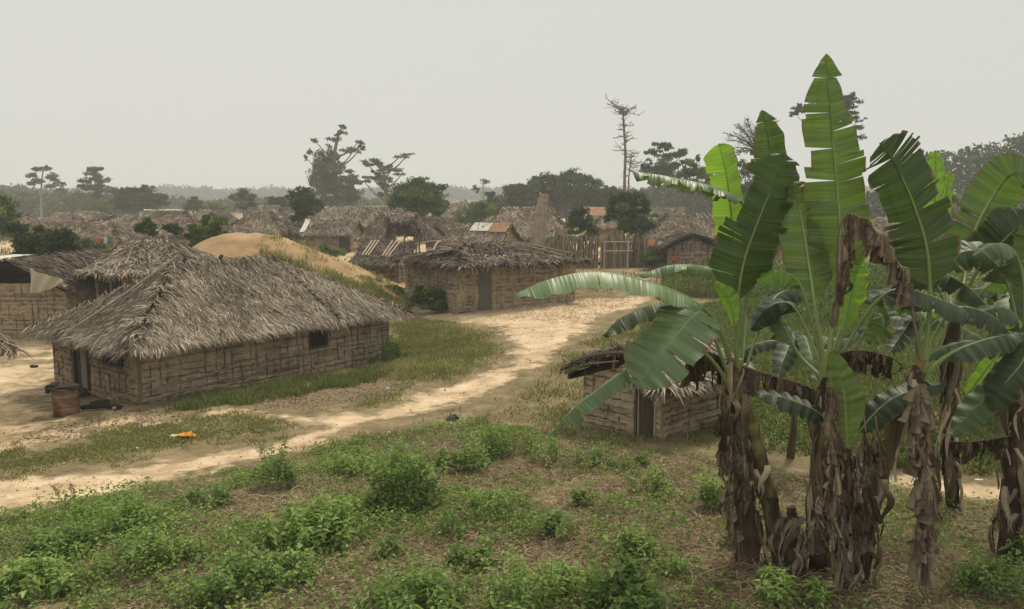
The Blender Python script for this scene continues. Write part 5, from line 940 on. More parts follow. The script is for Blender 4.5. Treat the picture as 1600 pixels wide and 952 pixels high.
d_, l_ = masks(q[:, 0], q[:, 1]); cl = fnoise(q[:, 0], q[:, 1], 1.5, 51); right = ss(2.2, 3.5, q[:, 0])
keep = rg.random(len(q)) < (ss(.36, .58, cl) * (1 - .7 * l_) * (1 - d_) * (1 - .6 * right)) * .75; w_ = q[keep]; c_ = cl[keep]
mb = MB(); n_ = len(w_); P = on(w_, 0); P[:, 2] += rg.random(n_) ** 1.3 * .26 * ss(.4, .66, c_) + .01
kites(mb, P, rg.normal(0, 1, (n_, 3)) * (1, 1, .35), nrm(rg.normal(0, .45, (n_, 3)) + (0, 0, 1)), rg.uniform(.035, .095, n_), rg.uniform(.022, .055, n_), np.clip(.62 + rg.normal(0, .2, n_) + .25 * (c_ - .5), 0, 1))
tag(mb.build('ground_cover', M['weed']), kind='stuff')
keep = rg.random(len(q)) < (.16 + .32 * l_) * (1 - d_); s_ = q[keep][:70000]; mb = MB(); n_ = len(s_); P = on(s_, .01); P[:, 2] += rg.random(n_) * .03
strips(mb, P, rg.normal(0, 1, (n_, 3)) * (1, 1, .13), nrm(rg.normal(0, .3, (n_, 3)) + (0, 0, 1)), rg.uniform(.06, .3, n_), rg.uniform(.004, .012, n_), np.clip(rg.beta(1.2, 1.6, n_), 0, 1), 0)
tag(mb.build('dry_straw', M['straw']), kind='stuff')
keep = rg.random(len(q)) < .07 * (1 - d_); s_ = q[keep]; mb = MB(); blades(mb, on(s_), rg.uniform(.05, .2, len(s_)), .009, np.clip(.55 + rg.normal(0, .22, len(s_)), 0, 1), .7); tag(mb.build('grass', M['grass']), kind='stuff')

def bush(px, py, wpx, hpx, label, seed, dens=1., tb=.5, lp=.075):
    p = gnd(px, py); k = p[1] / 1300; Rw, H_ = wpx * k, hpx * k * 1.18; rg2 = np.random.default_rng(seed)
    r = root('leafy_weed', p, label, 'plant', 'leafy weeds in the foreground'); Rw *= 1.15; ns = max(5, int(Rw * Rw * 105 * dens)); ratio = (.66, .5, .78, .38, .6)[seed % 5]; lp = lp * (1, 1.15, .8, 1.1, .7)[seed % 5]; mb = MB(); st = MB(); aL = []
    for s in range(ns):
        a_ = rg2.random() * 6.28; rad = math.sqrt(rg2.random()) * Rw; b = p + np.array((math.cos(a_) * rad, math.sin(a_) * rad * .85, 0)); b[2] = tz(b[0], b[1])
        h = H_ * rg2.uniform(.65, 1.1) * (1 - .45 * (rad / Rw) ** 2); tip = b + np.array((rg2.normal(0, .08) + math.cos(a_) * .1 * rad, rg2.normal(0, .08) + math.sin(a_) * .1 * rad, h)); tube(st, [b - (0, 0, .02), (b + tip) / 2 + rg2.normal(0, .015, 3), tip], [.006, .005, .003], 3, .3)
        m_ = int(5 + h * 16); ts = np.linspace(.25, 1, m_)
        for j_, t in enumerate(ts):
            c_ = b * (1 - t) + tip * t; ang = j_ * 1.57 + s + rg2.normal(0, .3)
            for sg in (0, math.pi):
                an = ang + sg; pet = rg2.uniform(.01, .05) * (1.3 - t); aL.append((*(c_ + (math.cos(an) * pet, math.sin(an) * pet, .01)), math.cos(an), math.sin(an), rg2.uniform(-.45, .35) + .4 * (t > .93), lp * rg2.uniform(.55, 1.25) * (1 - .35 * (t > .9)), tb + .14 * (t - .5) + rg2.normal(0, .13)))
    A = np.array(aL); n_ = len(A); kites(mb, A[:, :3], A[:, 3:6], nrm(rg2.normal(0, .25, (n_, 3)) + (0, 0, 1)), A[:, 6], A[:, 6] * ratio, np.clip(A[:, 7], 0, 1))
    mb.build('leaves', M['weed'], r); tag(st.build('stems', M['midrib'], r), kind='stuff')
BU = [(640,790,50,94,'tallest leafy weed clump, at the centre of the foreground'),(490,850,62,70,'wide weed clump left of the tallest clump'),(438,760,26,72,'upright weed with one thin tall shoot at the edge of the path'),
 (205,830,40,60,'pale green weed clump below the left part of the path'),(215,890,52,62,'dark hearted weed clump in the left foreground'),(100,860,50,40,'low spreading weed patch near the left edge'),(45,925,60,48,'weed patch in the bottom left corner'),
 (365,930,55,66,'round weed clump at the bottom between the left and middle patches'),(640,955,70,62,'broad weed patch at the bottom centre'),(815,950,62,84,'bright broad leaved weed clump at the bottom, right of centre'),(985,950,55,72,'weed clump at the bottom right, left of the dry branch heap'),
 (985,870,34,46,'dark weed clump in the right foreground facing the banana stems'),(760,805,26,50,'narrow weed right of the tallest clump'),(790,712,34,42,'weed clump at the far edge of the weeds, left of the drooping leaf tip'),(862,722,28,40,'weed clump just below the drooping leaf tip'),(745,735,24,45,'weed behind the tallest clump, on its right'),
 (916,790,18,36,'small round weed standing alone in the dry litter'),(1018,772,26,40,'round weed below the small hut'),(983,728,20,24,'bright weed at the foot of the small hut'),(925,728,24,30,'low weed left of the small hut door'),(1108,792,26,54,'tall weed left of the first banana stem'),
 (610,868,9,32,'tiny single weed on the bare litter patch'),(560,810,34,48,'weed clump touching the left side of the tallest clump'),(290,880,32,40,'small weed clump left of the round bottom clump'),(705,835,32,44,'weed clump below and right of the tallest clump'),(455,905,34,46,'weed clump at the bottom, right of the round bottom clump'),
 (870,840,26,40,'loose weed clump in the middle of the dry litter'),(1150,850,22,46,'weed climbing the foot of the first banana stem'),(1245,935,50,40,'low weed patch in front of the middle banana stems'),(1560,930,60,58,'weed patch in the bottom right corner'),(1590,880,38,50,'weed clump beside the rightmost banana stem'),
 (560,740,34,34,'low weed clump left behind the tallest clump'),(320,790,34,34,'low weed clump just below the path on the left'),(130,810,34,30,'low weed clump close to the path at the left'),(1060,900,30,36,'weed clump left of the dry branch heap'),(700,740,20,48,'slim weed touching the right side of the tallest clump'),
 (900,930,34,56,'weed clump between the two biggest bottom clumps'),(740,890,34,44,'weed clump above the bottom centre patch')]
for k, b in enumerate(BU): bush(*b, 300 + k, dens=1.25, tb=.66 + .13 * math.sin(k * 2.3), lp=.125 if b[1] > 880 else .11)
# dry sticks and branch heap
mb = MB()
for k in range(640):
    if k >= 520: x_, y_ = rg.normal(925, 28), rg.uniform(448, 466)
    elif k < 330: x_, y_ = rg.normal(1150, 70), rg.uniform(880, 960)
    else: x_, y_ = rg.uniform(540, 1560), rg.uniform(760, 960)
    p = gnd(x_, min(y_, 990)); a_ = rg.uniform(-.6, .6) + (0 if rg.random() < .7 else 1.2); l = rg.uniform(.12, .55); q_ = p + np.array((math.cos(a_) * l, math.sin(a_) * l, rg.uniform(0, .09))); q_[2] += tz(q_[0], q_[1]) - p[2]
    tube(mb, spline([p + (0, 0, .015), (p + q_) / 2 + (0, 0, rg.uniform(.01, .1)), q_ + (0, 0, .012)], 5), rg.uniform(.002, .006), 4, rg.uniform(.1, .95))
tag(mb.build('dry_sticks', M['straw']), kind='stuff')
mb = MB()
for px, py, h_, k in ((410,720,34,1),(120,790,48,2),(88,775,22,3),(445,700,45,4),(650,768,40,5),(705,660,18,6)):
    p = gnd(px, py)
    for j in range(5):
        e = p + np.array((rg.normal(0, .12), rg.normal(0, .05), h_ * p[1] / 1300 * rg.uniform(.6, 1))); Q = spline([p, (p + e) / 2 + rg.normal(0, .02, 3), e], 6); tube(mb, Q, [.005,.004,.004,.003,.003,.002], 3, .4); P = Q[2:].repeat(5, 0); strips(mb, P, rg.normal(0, 1, (len(P), 3)), nrm(rg.normal(0, 1, (len(P), 3))), .05, .008, .5)
tag(mb.build('dry_seed_stalks', M['straw']), kind='stuff')

# ------------------------------------------------------------------ banana plants
def leaf(plant, pts, width, up, name='leaf', mat='banana', droop=.35, droop2=None, tears=10, gap=.12, tint=.5, pet=.22, seed=1, thick=.028, curl=.5, rag=.08, label=None, mtint=.55, base=.12, tipf=.3, sweep=.15, dead=False, texp=.6):
    """banana leaf: pts = midrib points (px, py, distance); up = the way its upper face looks; width in metres.
    droop = how far each half bends down from the midrib (radians) on the left/right of travel"""
    rg = np.random.default_rng(seed); Pm = spline([at(*p) if len(p) == 3 and not isinstance(p, np.ndarray) else p for p in pts], 110); n = len(Pm)
    T_ = nrm(np.gradient(Pm, axis=0)); U_ = np.array(up, float); S = nrm(np.cross(T_, U_)); Nn = np.cross(S, T_)
    FE = []; FA = []; i0 = int(pet * n); d2 = droop if droop2 is None else droop2; mb = MB(); m = 7; 
    s = (np.arange(i0, n) - i0) / (n - 1 - i0); prof = np.minimum(1, (s / base + .02) ** .6) * np.minimum(1, ((1 - s) / tipf) ** texp + .01)
    for side, dr in ((1, droop), (-1, d2)):
        cuts = sorted(set([0, len(s) - 1] + list(rg.integers(3, len(s) - 2, tears)))) if tears else [0, len(s) - 1]
        for a, b in zip(cuts[:-1], cuts[1:]):
            if b - a < 1: continue
            seg = np.arange(a, b + 1); c_ = (a + b) / 2; sh = rg.uniform(-.5, .5) * gap * 2; ddr = rg.normal(0, .16 if not dead else .3); ln = 1 - abs(rg.normal(0, rag)); g_ = rg.uniform(.3, 1) * gap
            if rg.random() < .04 and tears > 8: ln *= .6
            V = []; tv = []
            for r_ in range(m):
                f = r_ / (m - 1); ang = (dr + ddr) * (.35 + curl * 1.3 * f); 
                FE.append(np.full(len(seg), f)); FA.append((i0 + seg) * 1.0)
                if r_ == 0: off = np.zeros((len(seg), 1)); hh = off.copy(); x_ = np.zeros(len(seg)); h_ = np.zeros(len(seg))
                else: x_ = x_ + np.cos(ang) / (m - 1); h_ = h_ - np.sin(ang) / (m - 1)
                w_ = (width / 2 * prof[seg] * ln); P = Pm[i0 + seg].copy()
                # strip converges toward its own middle, opening the tears
                Pc = Pm[i0 + int(c_)]; pull = g_ * f * f * (0 if tears == 0 else 1); P = P * (1 - pull) + Pc * pull
                wave = .022 * math.sin(1) * np.sin(seg * .55 + seed + side) * f * (3 if dead else 1)
                # sagging in world space too
                V.append(P + side * S[i0 + seg] * (w_ * x_)[:, None] + Nn[i0 + seg] * (w_ * h_ + wave * 1)[:, None] + T_[i0 + seg] * (w_ * f * (sweep + sh))[:, None] + (rg.normal(0, .012, (len(seg), 3)) * f if dead else 0))
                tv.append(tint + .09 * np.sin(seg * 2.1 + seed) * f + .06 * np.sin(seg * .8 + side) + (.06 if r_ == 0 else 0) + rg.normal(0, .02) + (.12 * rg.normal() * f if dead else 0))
            V = np.array(V); tv = np.array(tv); k = len(seg); idx = np.arange(m - 1)[:, None] * k + np.arange(k - 1)[None]; mb.add(V.reshape(-1, 3), np.stack([idx, idx + 1, idx + k + 1, idx + k], -1).reshape(-1, 4), np.clip(tv, 0, 1).ravel())
    o = mb.build(name, M[mat], plant, smooth=not dead, attrs={'edge': np.concatenate(FE), 'along': np.concatenate(FA) * .5})
    if label: o['label'] = label
    mr_ = MB(); tube(mr_, Pm - Nn * thick * .35, np.linspace(thick, thick * .16, n), 7, mtint); mr_.build('midrib', M['midrib'] if not dead else M['deadleaf'], o, True)
    return o
def dry_rib(plant, pts, th=.012, tint=.5):
    mb = MB(); P = spline([at(*p) for p in pts], 24); tube(mb, P, np.linspace(th, th * .5, 24), 5, tint); return mb.build('dry_stalk', M['deadleaf'], plant)
def stem(plant, pts, r0, r1, seed, tint=.5):
    mb = MB(); P = spline([at(*p) for p in pts], 30); P[0][2] -= .1; rg = np.random.default_rng(seed); rr = np.linspace(r0, r1, 30) * (1 + .08 * np.sin(np.arange(30) * .9 + seed)) ; tube(mb, P, rr, 16, np.clip(np.linspace(.28, tint, 30) + rg.normal(0, .1, 30), 0, 1), jit=.006, rg=rg)
    # sheath edges wrapping the stem
    for k in range(9):
        i_ = int(rg.integers(2, 22)); ln = int(rg.integers(5, 9)); a_ = rg.random() * 6.28; V = []
        for j in range(ln):
            q = P[min(29, i_ + j)]; w_ = .09 * math.sin(math.pi * (j + .4) / (ln)); 
            for b in (-1, 0, 1): an = a_ + b * w_ / rr[i_] * 1.2; V.append(q + np.array((math.cos(an), math.sin(an), 0)) * (rr[min(29, i_ + j)] + .012 + .02 * (b == 0)))
        V = np.array(V); f = [(3 * j + b, 3 * j + b + 1, 3 * j + b + 4, 3 * j + b + 3) for j in range(ln - 1) for b in (0, 1)]; mb.add(V, f, rg.uniform(.05, .6))
    mb.build('pseudostem', M['stem'], plant, smooth=True); return P, rr
def skirt(plant, P, rr, n, seed, t0=0, t1=1, L=(.25, .8), tb=.58, side=None, wd=(.04, .13)):
    """withered sheaths and leaf rags hanging round the stem"""
    rg = np.random.default_rng(seed); mb = MB()
    for k in range(n):
        i_ = int((t0 + rg.random() * (t1 - t0)) * (len(P) - 1)); a_ = rg.random() * 6.28; rd = np.array((math.cos(a_), math.sin(a_), 0)); tg = np.array((-rd[1], rd[0], 0)); l = rg.uniform(*L); w_ = rg.uniform(*wd); q = P[i_] + rd * rr[i_]; zmin = tz(q[0], q[1]) + .02
        l = min(l, max(.1, q[2] - zmin)); V = []; tw = rg.normal(0, .8); bow = rg.uniform(.0, .07); ph = rg.random() * 6
        for j in range(9):
            t = j / 8; c = q + rd * (bow * math.sin(math.pi * min(1, t * 1.1)) + .012 + .02 * t) + np.array((0, 0, -l * t + .03 * math.sin(t * 3.1))) + tg * .05 * math.sin(t * 4 + ph); an = tw * t; x = (tg * math.cos(an) + rd * math.sin(an)); ww = w_ * (.35 + .65 * math.sin(math.pi * min(1, .25 + t * .7))) * (1 - .5 * t ** 3)
            V += [c - x * ww / 2 + rd * .012 * math.sin(7 * t + ph), c + rd * .018, c + x * ww / 2]
        f = [(3 * j + b, 3 * j + b + 1, 3 * j + b + 4, 3 * j + b + 3) for j in range(8) for b in (0, 1)]; mb.add(V, f, np.clip(tb + .04 + rg.normal(0, .26) + rg.normal(0, .05, 27), 0, 1))
    tag(mb.build('dry_leaf_skirt', M['deadleaf'], plant), kind='stuff')
def sheet_piece(mb, A, B, L, flare, depth, tint, rg, lean=0.):
    V = []; nu, nv = 6, 7; ph = rg.random() * 6
    for j in range(nv):
        t = j / (nv - 1)
        for i_ in range(nu):
            f = i_ / (nu - 1); c = A * (1 - f) + B * f; mid = (A + B) / 2
            x = mid + (c - mid) * (1 + flare * t) + np.array(((f - .5) * flare * .12 * t + lean * t * L, -depth * math.sin(f * 9 + ph) * (.2 + t) - .03 * t, -L * t * (1 - .25 * abs(f - .5) * flare * .3) - (.05 * L * math.sin(f * 13 + ph) * (t > .9))))
            V.append(x + rg.normal(0, .006, 3))
    f_ = [(j * nu + i_, j * nu + i_ + 1, (j + 1) * nu + i_ + 1, (j + 1) * nu + i_) for j in range(nv - 1) for i_ in range(nu - 1)]
    mb.add(V, f_, np.clip(tint + .1 * np.sin(np.tile(np.arange(nu), nv) * 2.2 + ph) + rg.normal(0, .03, nu * nv), 0, 1))
def rag_leaf(plant, pts, n, L, seed, tint=.5, wd=.12, flare=.4, depth=.02, th=.012, start=.1, label=None):
    """withered leaf: a bare rib with dry sheets hanging straight down from it"""
    rg = np.random.default_rng(seed); P = spline([at(*p) for p in pts], 60); T_ = nrm(np.gradient(P, axis=0)); mb = MB()
    for k in range(n):
        if rg.random() < .12: continue
        i_ = int((start + (1 - start) * (k + rg.random() * .6) / n) * 58); t = T_[i_]; hz = abs(t[2]); sd = np.array((1, rg.normal(0, .5), 0)); d = t * (1 - hz) + nrm(sd) * hz; d = nrm(d * (1, 1, .6)); w_ = wd * rg.uniform(.5, 1.2)
        off = np.array((rg.normal(0, .02), -.02 + rg.normal(0, .03), 0)); sheet_piece(mb, P[i_] - d * w_ * .5 + off, P[i_] + d * w_ * .5 + off, L * rg.uniform(.55, 1.15), flare * rg.uniform(.5, 1.4), depth, tint + rg.normal(0, .13), rg, rg.normal(0, .12))
    # crumpled ribbons torn off the sheets
    for k in range(n * 3):
        i_ = int((start + (1 - start) * rg.random()) * 58); q = P[i_]; w_ = rg.uniform(.012, .035); l = L * rg.uniform(.5, 1.3); an = rg.random() * 3.14; x = np.array((math.cos(an), math.sin(an), 0)) * w_; b_ = rg.normal(0, .05, 2); V = []
        for j in range(6): t = j / 5; c = q + np.array((b_[0] * math.sin(t * 4), b_[1] * math.sin(t * 3), -l * t)); V += [c - x * (1 - .6 * t), c + x * (1 - .6 * t)]
        mb.add(V, [(2 * j, 2 * j + 1, 2 * j + 3, 2 * j + 2) for j in range(5)], float(np.clip(tint + rg.normal(0, .2), 0, 1)))
    o = mb.build('dry_leaf', M['deadleaf'], plant)
    if label: o['label'] = label
    m2 = MB(); tube(m2, P, np.linspace(th, th * .5, 60), 5, .6); m2.build('midrib', M['deadleaf'], o)
def plant(px, py, D, label, name='banana_plant'):
    p = at(px, py, D); return root(name, (p[0], D, tz(p[0], D)), label, 'banana plant', 'banana plants in the grove on the right')
CAMW = (0, -1, .35)       # facing the path side
TOP = (0, 0, 1)
# plant 1
D1 = 10.6
p1 = plant(1165, 885, D1, 'leftmost banana plant, whose leaves arch over the small hut towards the path')
P, rr = stem(p1, [(1172,888,D1),(1165,780,D1),(1155,690,D1),(1150,600,D1),(1152,560,D1)], .13, .07, 1, .75); skirt(p1, P, rr, 75, 1, .05, .98, (.3, .9), wd=(.03,.09))
P, rr = stem(p1, [(1222,884,D1-.1),(1205,800,D1-.1),(1188,720,D1-.05),(1168,640,D1)], .12, .07, 2, .85); skirt(p1, P, rr, 26, 2, .05, .7, (.2, .5))
leaf(p1, [(1150,610,D1),(1138,545,D1),(1108,488,D1-.1),(1040,449,D1-.3),(940,425,D1-.5),(860,436,D1-.65),(803,461,D1-.7)], .62, (0,-.12,1), mat='banana_pale', droop=1.25, droop2=.9, tears=3, gap=.05, tint=.62, pet=.36, seed=11, thick=.03, curl=.25, tipf=.22, label='long smooth leaf arching far left over the hut')
leaf(p1, [(1150,615,D1),(1128,560,D1-.15),(1105,500,D1-.4),(1088,490,D1-.6),(1050,532,D1-.8),(1018,570,D1-.9),(995,605,D1-.95)], .92, (-.55,-.9,.62), mat='banana_pale', droop=.1, tears=9, gap=.1, tint=.45, pet=.42, seed=12, thick=.028, curl=.3, base=.2, tipf=.35)
leaf(p1, [(1150,625,D1),(1120,570,D1-.2),(1080,537,D1-.35),(1030,545,D1-.55),(960,590,D1-.7),(900,636,D1-.8),(860,678,D1-.85)], .46, (0,-.2,1), mat='banana_pale', droop=1.35, droop2=1.25, tears=9, gap=.14, tint=.38, pet=.36, seed=13, thick=.028, curl=.2, rag=.25, label='long drooping leaf with browned torn edges')
leaf(p1, [(1148,610,D1),(1125,520,D1+.3),(1085,470,D1+.4),(1030,472,D1+.3),(975,495,D1+.2),(942,524,D1+.15)], .5, (-.1,-.3,1), mat='banana', droop=.9, droop2=.5, tears=6, gap=.1, tint=.28, pet=.4, seed=14, thick=.024)
leaf(p1, [(1152,600,D1),(1162,480,D1+.3),(1172,380,D1+.3),(1160,318,D1+.1),(1115,292,D1-.1),(1050,277,D1-.2),(987,267,D1-.3)], .44, (0,-.1,1), mat='banana_pale', droop=1.15, droop2=.8, tears=17, gap=.22, tint=.42, pet=.5, seed=15, thick=.024, rag=.2, tipf=.15)
leaf(p1, [(1155,600,D1),(1165,500,D1+.6),(1150,440,D1+1.0),(1110,418,D1+1.2),(1050,414,D1+1.3),(998,430,D1+1.3)], .42, (0,-.1,1), mat='banana_pale', droop=1.1, droop2=.8, tears=4, gap=.08, tint=.45, pet=.42, seed=16, thick=.022, tipf=.2)
leaf(p1, [(1152,590,D1),(1148,520,D1-.2),(1140,470,D1-.3),(1118,440,D1-.3)], .3, (-.3,-1,.1), mat='banana_young', droop=.5, tears=0, tint=.55, pet=.38, seed=17, thick=.015, base=.4, tipf=.6, label='small bright new leaf by the crown')
leaf(p1, [(1150,600,D1+.1),(1152,480,D1+.2),(1146,380,D1+.25),(1138,290,D1+.25),(1124,224,D1+.2)], .5, (.25,-1,.05), mat='banana_young', droop=.25, droop2=.75, tears=2, gap=.04, tint=.6, pet=.3, seed=18, thick=.02, base=.3, tipf=.12, label='tall yellow green young leaf with light coming through')
leaf(p1, [(1152,600,D1),(1152,500,D1-.15),(1160,420,D1-.25),(1185,345,D1-.3),(1212,280,D1-.3),(1222,240,D1-.3)], .88, (.2,-1,.25), mat='banana', droop=.2, tears=9, gap=.07, tint=.33, pet=.28, seed=19, thick=.03, base=.14, tipf=.25, label='broad dark upright leaf, torn along its right edge')
leaf(p1, [(1155,600,D1+.15),(1165,470,D1+.15),(1190,380,D1+.15),(1206,290,D1+.1),(1202,225,D1+.1),(1191,172,D1+.1)], .52, (-.1,-1,.1), mat='banana', droop=.25, tears=10, gap=.07, tint=.55, pet=.3, seed=20, thick=.026, tipf=.24, texp=.75, rag=.15)
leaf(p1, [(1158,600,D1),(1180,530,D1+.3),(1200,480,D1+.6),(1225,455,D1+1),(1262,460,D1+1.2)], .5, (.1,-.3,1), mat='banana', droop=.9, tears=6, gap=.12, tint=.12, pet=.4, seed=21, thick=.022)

rag_leaf(p1, [(1158,572,D1),(1200,585,D1-.1),(1250,600,D1-.2),(1292,618,D1-.2)], 13, .3, 22, .22, .1, .2, start=.05)
rag_leaf(p1, [(1148,600,D1),(1128,562,D1+.1),(1098,548,D1+.1),(1070,552,D1+.1)], 10, .42, 23, .2, .13, .2, start=.1)
# plant 2 (tallest)
D2 = 10.3
p2 = plant(1290, 895, D2, 'middle banana plant with the tallest upright leaf of the grove')
P, rr = stem(p2, [(1278,892,D2),(1280,800,D2),(1286,700,D2),(1290,620,D2),(1292,548,D2)], .125, .075, 3, .95); skirt(p2, P, rr, 62, 3, .05, .82, (.25, .8), wd=(.03,.09))
leaf(p2, [(1293,575,D2),(1306,470,D2),(1313,380,D2),(1308,290,D2),(1298,180,D2-.05),(1291,84,D2-.05)], .84, (.05,-1,.1), mat='banana', droop=.14, droop2=.2, tears=12, gap=.07, tint=.66, pet=.24, seed=31, thick=.034, base=.16, tipf=.26, texp=.85, rag=.2, mtint=.8, label='tallest leaf of the grove, upright, its tip torn into flags')
leaf(p2, [(1290,575,D2),(1275,490,D2-.1),(1262,400,D2),(1248,320,D2+.1),(1238,285,D2+.1)], .62, (-.1,-1,.15), mat='banana', droop=.25, tears=4, gap=.06, tint=.68, pet=.3, seed=32, thick=.03, mtint=.8)
leaf(p2, [(1290,580,D2),(1268,500,D2-.1),(1248,440,D2-.1),(1215,424,D2-.1),(1182,440,D2-.1)], .42, (-.1,-.5,1), mat='banana_young', droop=.7, tears=4, gap=.08, tint=.35, pet=.46, seed=33, thick=.026)
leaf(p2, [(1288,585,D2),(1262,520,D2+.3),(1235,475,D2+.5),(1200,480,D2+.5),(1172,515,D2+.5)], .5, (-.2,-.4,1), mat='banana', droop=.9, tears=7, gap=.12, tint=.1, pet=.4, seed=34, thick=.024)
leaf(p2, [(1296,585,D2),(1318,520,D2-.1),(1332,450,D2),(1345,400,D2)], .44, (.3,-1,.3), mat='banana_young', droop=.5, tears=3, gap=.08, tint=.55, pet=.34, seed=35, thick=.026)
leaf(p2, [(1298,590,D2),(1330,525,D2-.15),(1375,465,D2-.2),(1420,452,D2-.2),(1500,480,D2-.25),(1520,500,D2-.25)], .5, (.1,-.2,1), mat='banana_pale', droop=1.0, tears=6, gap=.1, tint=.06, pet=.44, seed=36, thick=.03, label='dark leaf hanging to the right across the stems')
leaf(p2, [(1300,600,D2),(1340,540,D2-.2),(1372,492,D2-.3),(1380,510,D2-.4),(1360,540,D2-.4)], .42, (.5,-.9,.3), mat='banana', droop=.3, tears=4, gap=.1, tint=.55, pet=.5, seed=37, thick=.028)
leaf(p2, [(1285,590,D2),(1250,555,D2+.3),(1222,505,D2+.5),(1195,470,D2+.8)], .36, (-.2,-.3,1), mat='banana_pale', droop=.9, tears=5, gap=.1, tint=.4, pet=.45, seed=38, thick=.026)
leaf(p2, [(1296,570,D2),(1325,480,D2+.4),(1340,390,D2+.4),(1352,330,D2+.4)], .5, (.1,-1,.2), mat='banana_young', droop=.4, tears=5, gap=.08, tint=.5, pet=.3, seed=39, thick=.024)
rag_leaf(p2, [(1310,470,D2-.2),(1308,380,D2-.35),(1325,335,D2-.4),(1368,362,D2-.4),(1405,415,D2-.4),(1418,450,D2-.4)], 16, .3, 40, .42, .15, .25, .035, .018, .42, 'withered brown leaf folded over between the green ones')
rag_leaf(p2, [(1300,556,D2-.1),(1330,548,D2-.2),(1362,550,D2-.25),(1398,560,D2-.25)], 22, .26, 41, .2, .045, .1, start=.1)
rag_leaf(p2, [(1305,500,D2-.3),(1315,430,D2-.35),(1325,385,D2-.35),(1322,360,D2-.35)], 6, .3, 42, .4, .12, .1)
D2b = 9.9
p2b = plant(1322, 905, D2b, 'short young banana plant with a bright front leaf, in front of the tallest plant')
P, rr = stem(p2b, [(1325,905,D2b),(1322,800,D2b),(1322,700,D2b)], .1, .06, 4, .4); skirt(p2b, P, rr, 48, 4, .05, 1, (.3, .75), wd=(.03,.1))
leaf(p2b, [(1324,715,D2b),(1322,665,D2b-.05),(1318,610,D2b-.1),(1300,548,D2b-.1)], .47, (-.1,-1,.1), mat='banana', droop=.1, tears=0, tint=.74, pet=.14, seed=51, thick=.016, base=.3, tipf=.5, mtint=.8, label='broad unbroken bright green leaf')
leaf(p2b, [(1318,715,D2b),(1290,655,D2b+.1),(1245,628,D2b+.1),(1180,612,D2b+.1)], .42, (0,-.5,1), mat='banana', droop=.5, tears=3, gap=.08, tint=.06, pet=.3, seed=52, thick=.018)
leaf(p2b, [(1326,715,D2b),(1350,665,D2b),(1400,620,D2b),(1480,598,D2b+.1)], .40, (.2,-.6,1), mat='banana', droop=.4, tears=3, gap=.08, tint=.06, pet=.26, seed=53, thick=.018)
# plant 3 (leaning)
D3 = 10.1
p3 = plant(1362, 880, D3, 'leaning banana plant whose yellowed stem tilts right, right of the tallest plant')
P, rr = stem(p3, [(1345,888,D3),(1360,800,D3),(1392,690,D3),(1425,600,D3),(1440,560,D3)], .12, .065, 5, .85); skirt(p3, P, rr, 40, 5, .02, .9, (.2, .7))
leaf(p3, [(1440,590,D3),(1452,500,D3),(1450,400,D3),(1428,320,D3-.05),(1398,255,D3-.1),(1375,224,D3-.2)], .84, (-.15,-1,.2), mat='banana', droop=.2, tears=15, gap=.12, tint=.2, pet=.3, seed=61, thick=.034, base=.14, tipf=.3, label='dark broad leaf slashed into ribbons, its tip drooping left')
leaf(p3, [(1442,590,D3),(1480,555,D3-.1),(1540,530,D3-.15),(1600,520,D3-.2)], .46, (.1,-.4,1), mat='banana_pale', droop=.8, tears=5, gap=.1, tint=.1, pet=.35, seed=62, thick=.03)
leaf(p3, [(1442,585,D3),(1462,520,D3+.2),(1500,480,D3+.2),(1560,500,D3+.2),(1600,560,D3+.2)], .55, (.1,-.4,1), mat='banana', droop=.7, tears=5, gap=.1, tint=.12, pet=.35, seed=63, thick=.028)
rag_leaf(p3, [(1440,580,D3),(1428,500,D3-.1),(1418,450,D3-.1),(1408,435,D3-.1)], 4, .25, 64, .2, .09, .3, th=.022, start=.7)
for k, (x0, x1) in enumerate(((1428,1432),(1438,1448),(1450,1462))): dry_rib(p3, [(1436,600,D3-.1),(x0,660,D3-.15),(x1,760,D3-.2),(x1 + 4,800,D3-.2)], .014, .6)
for k, (x0, y0, x1, y1, w_, tt) in enumerate([(1432,610,1428,740,.2,.62),(1446,640,1440,830,.22,.6),(1436,720,1436,925,.24,.6),(1452,720,1456,890,.2,.5),(1444,780,1446,915,.22,.66)]):
    rag_leaf(p3, [(1434 + 3 * k,600,9.7),((x0 + 1436) / 2,(y0 + 600) / 2,9.62),(x0,y0,9.6),((x0 + x1) / 2,(y0 + y1) / 2,9.58),(x1,y1 - 30,9.6)], 11, .3, 170 + k, tt - .1, .09, .9, .045, .01, .4)
# hanging rags on the middle stems
for k, (x0, y0, x1, y1, pl, tt) in enumerate([(1296,630,1300,760,p2,.6),(1335,740,1330,900,p2b,.5),(1350,700,1356,850,p2b,.4),(1280,760,1272,860,p2,.5),(1140,690,1138,830,p1,.5),(1160,740,1150,870,p1,.45),(1312,790,1322,915,p2b,.6),(1368,700,1358,860,p3,.45),(1128,640,1130,740,p1,.4),(1305,700,1296,830,p2b,.55)]):
    d_ = 10.25 if pl is p1 else 9.75
    rag_leaf(pl, [(x0,y0 - 50,d_),(x0 + 4,y0,d_ - .04),((x0 + x1) / 2,(y0 + y1) / 2,d_ - .08),(x1,y1 - 25,d_ - .08)], 10, .3, 180 + k, tt - .1, .075, .5, .04, .009, .15)
# stump between 1 and 2
Dk = 10.2; ps = root('banana_stump', tuple(at(1240, 885, Dk)[:2]) + (tz(at(1240, 885, Dk)[0], Dk),), 'short rotten banana stump between the leftmost and the middle plants', 'stump')
P, rr = stem(ps, [(1243,888,Dk),(1240,840,Dk),(1236,792,Dk)], .13, .045, 7, .3); skirt(ps, P, rr, 26, 7, .3, 1, (.2, .5))
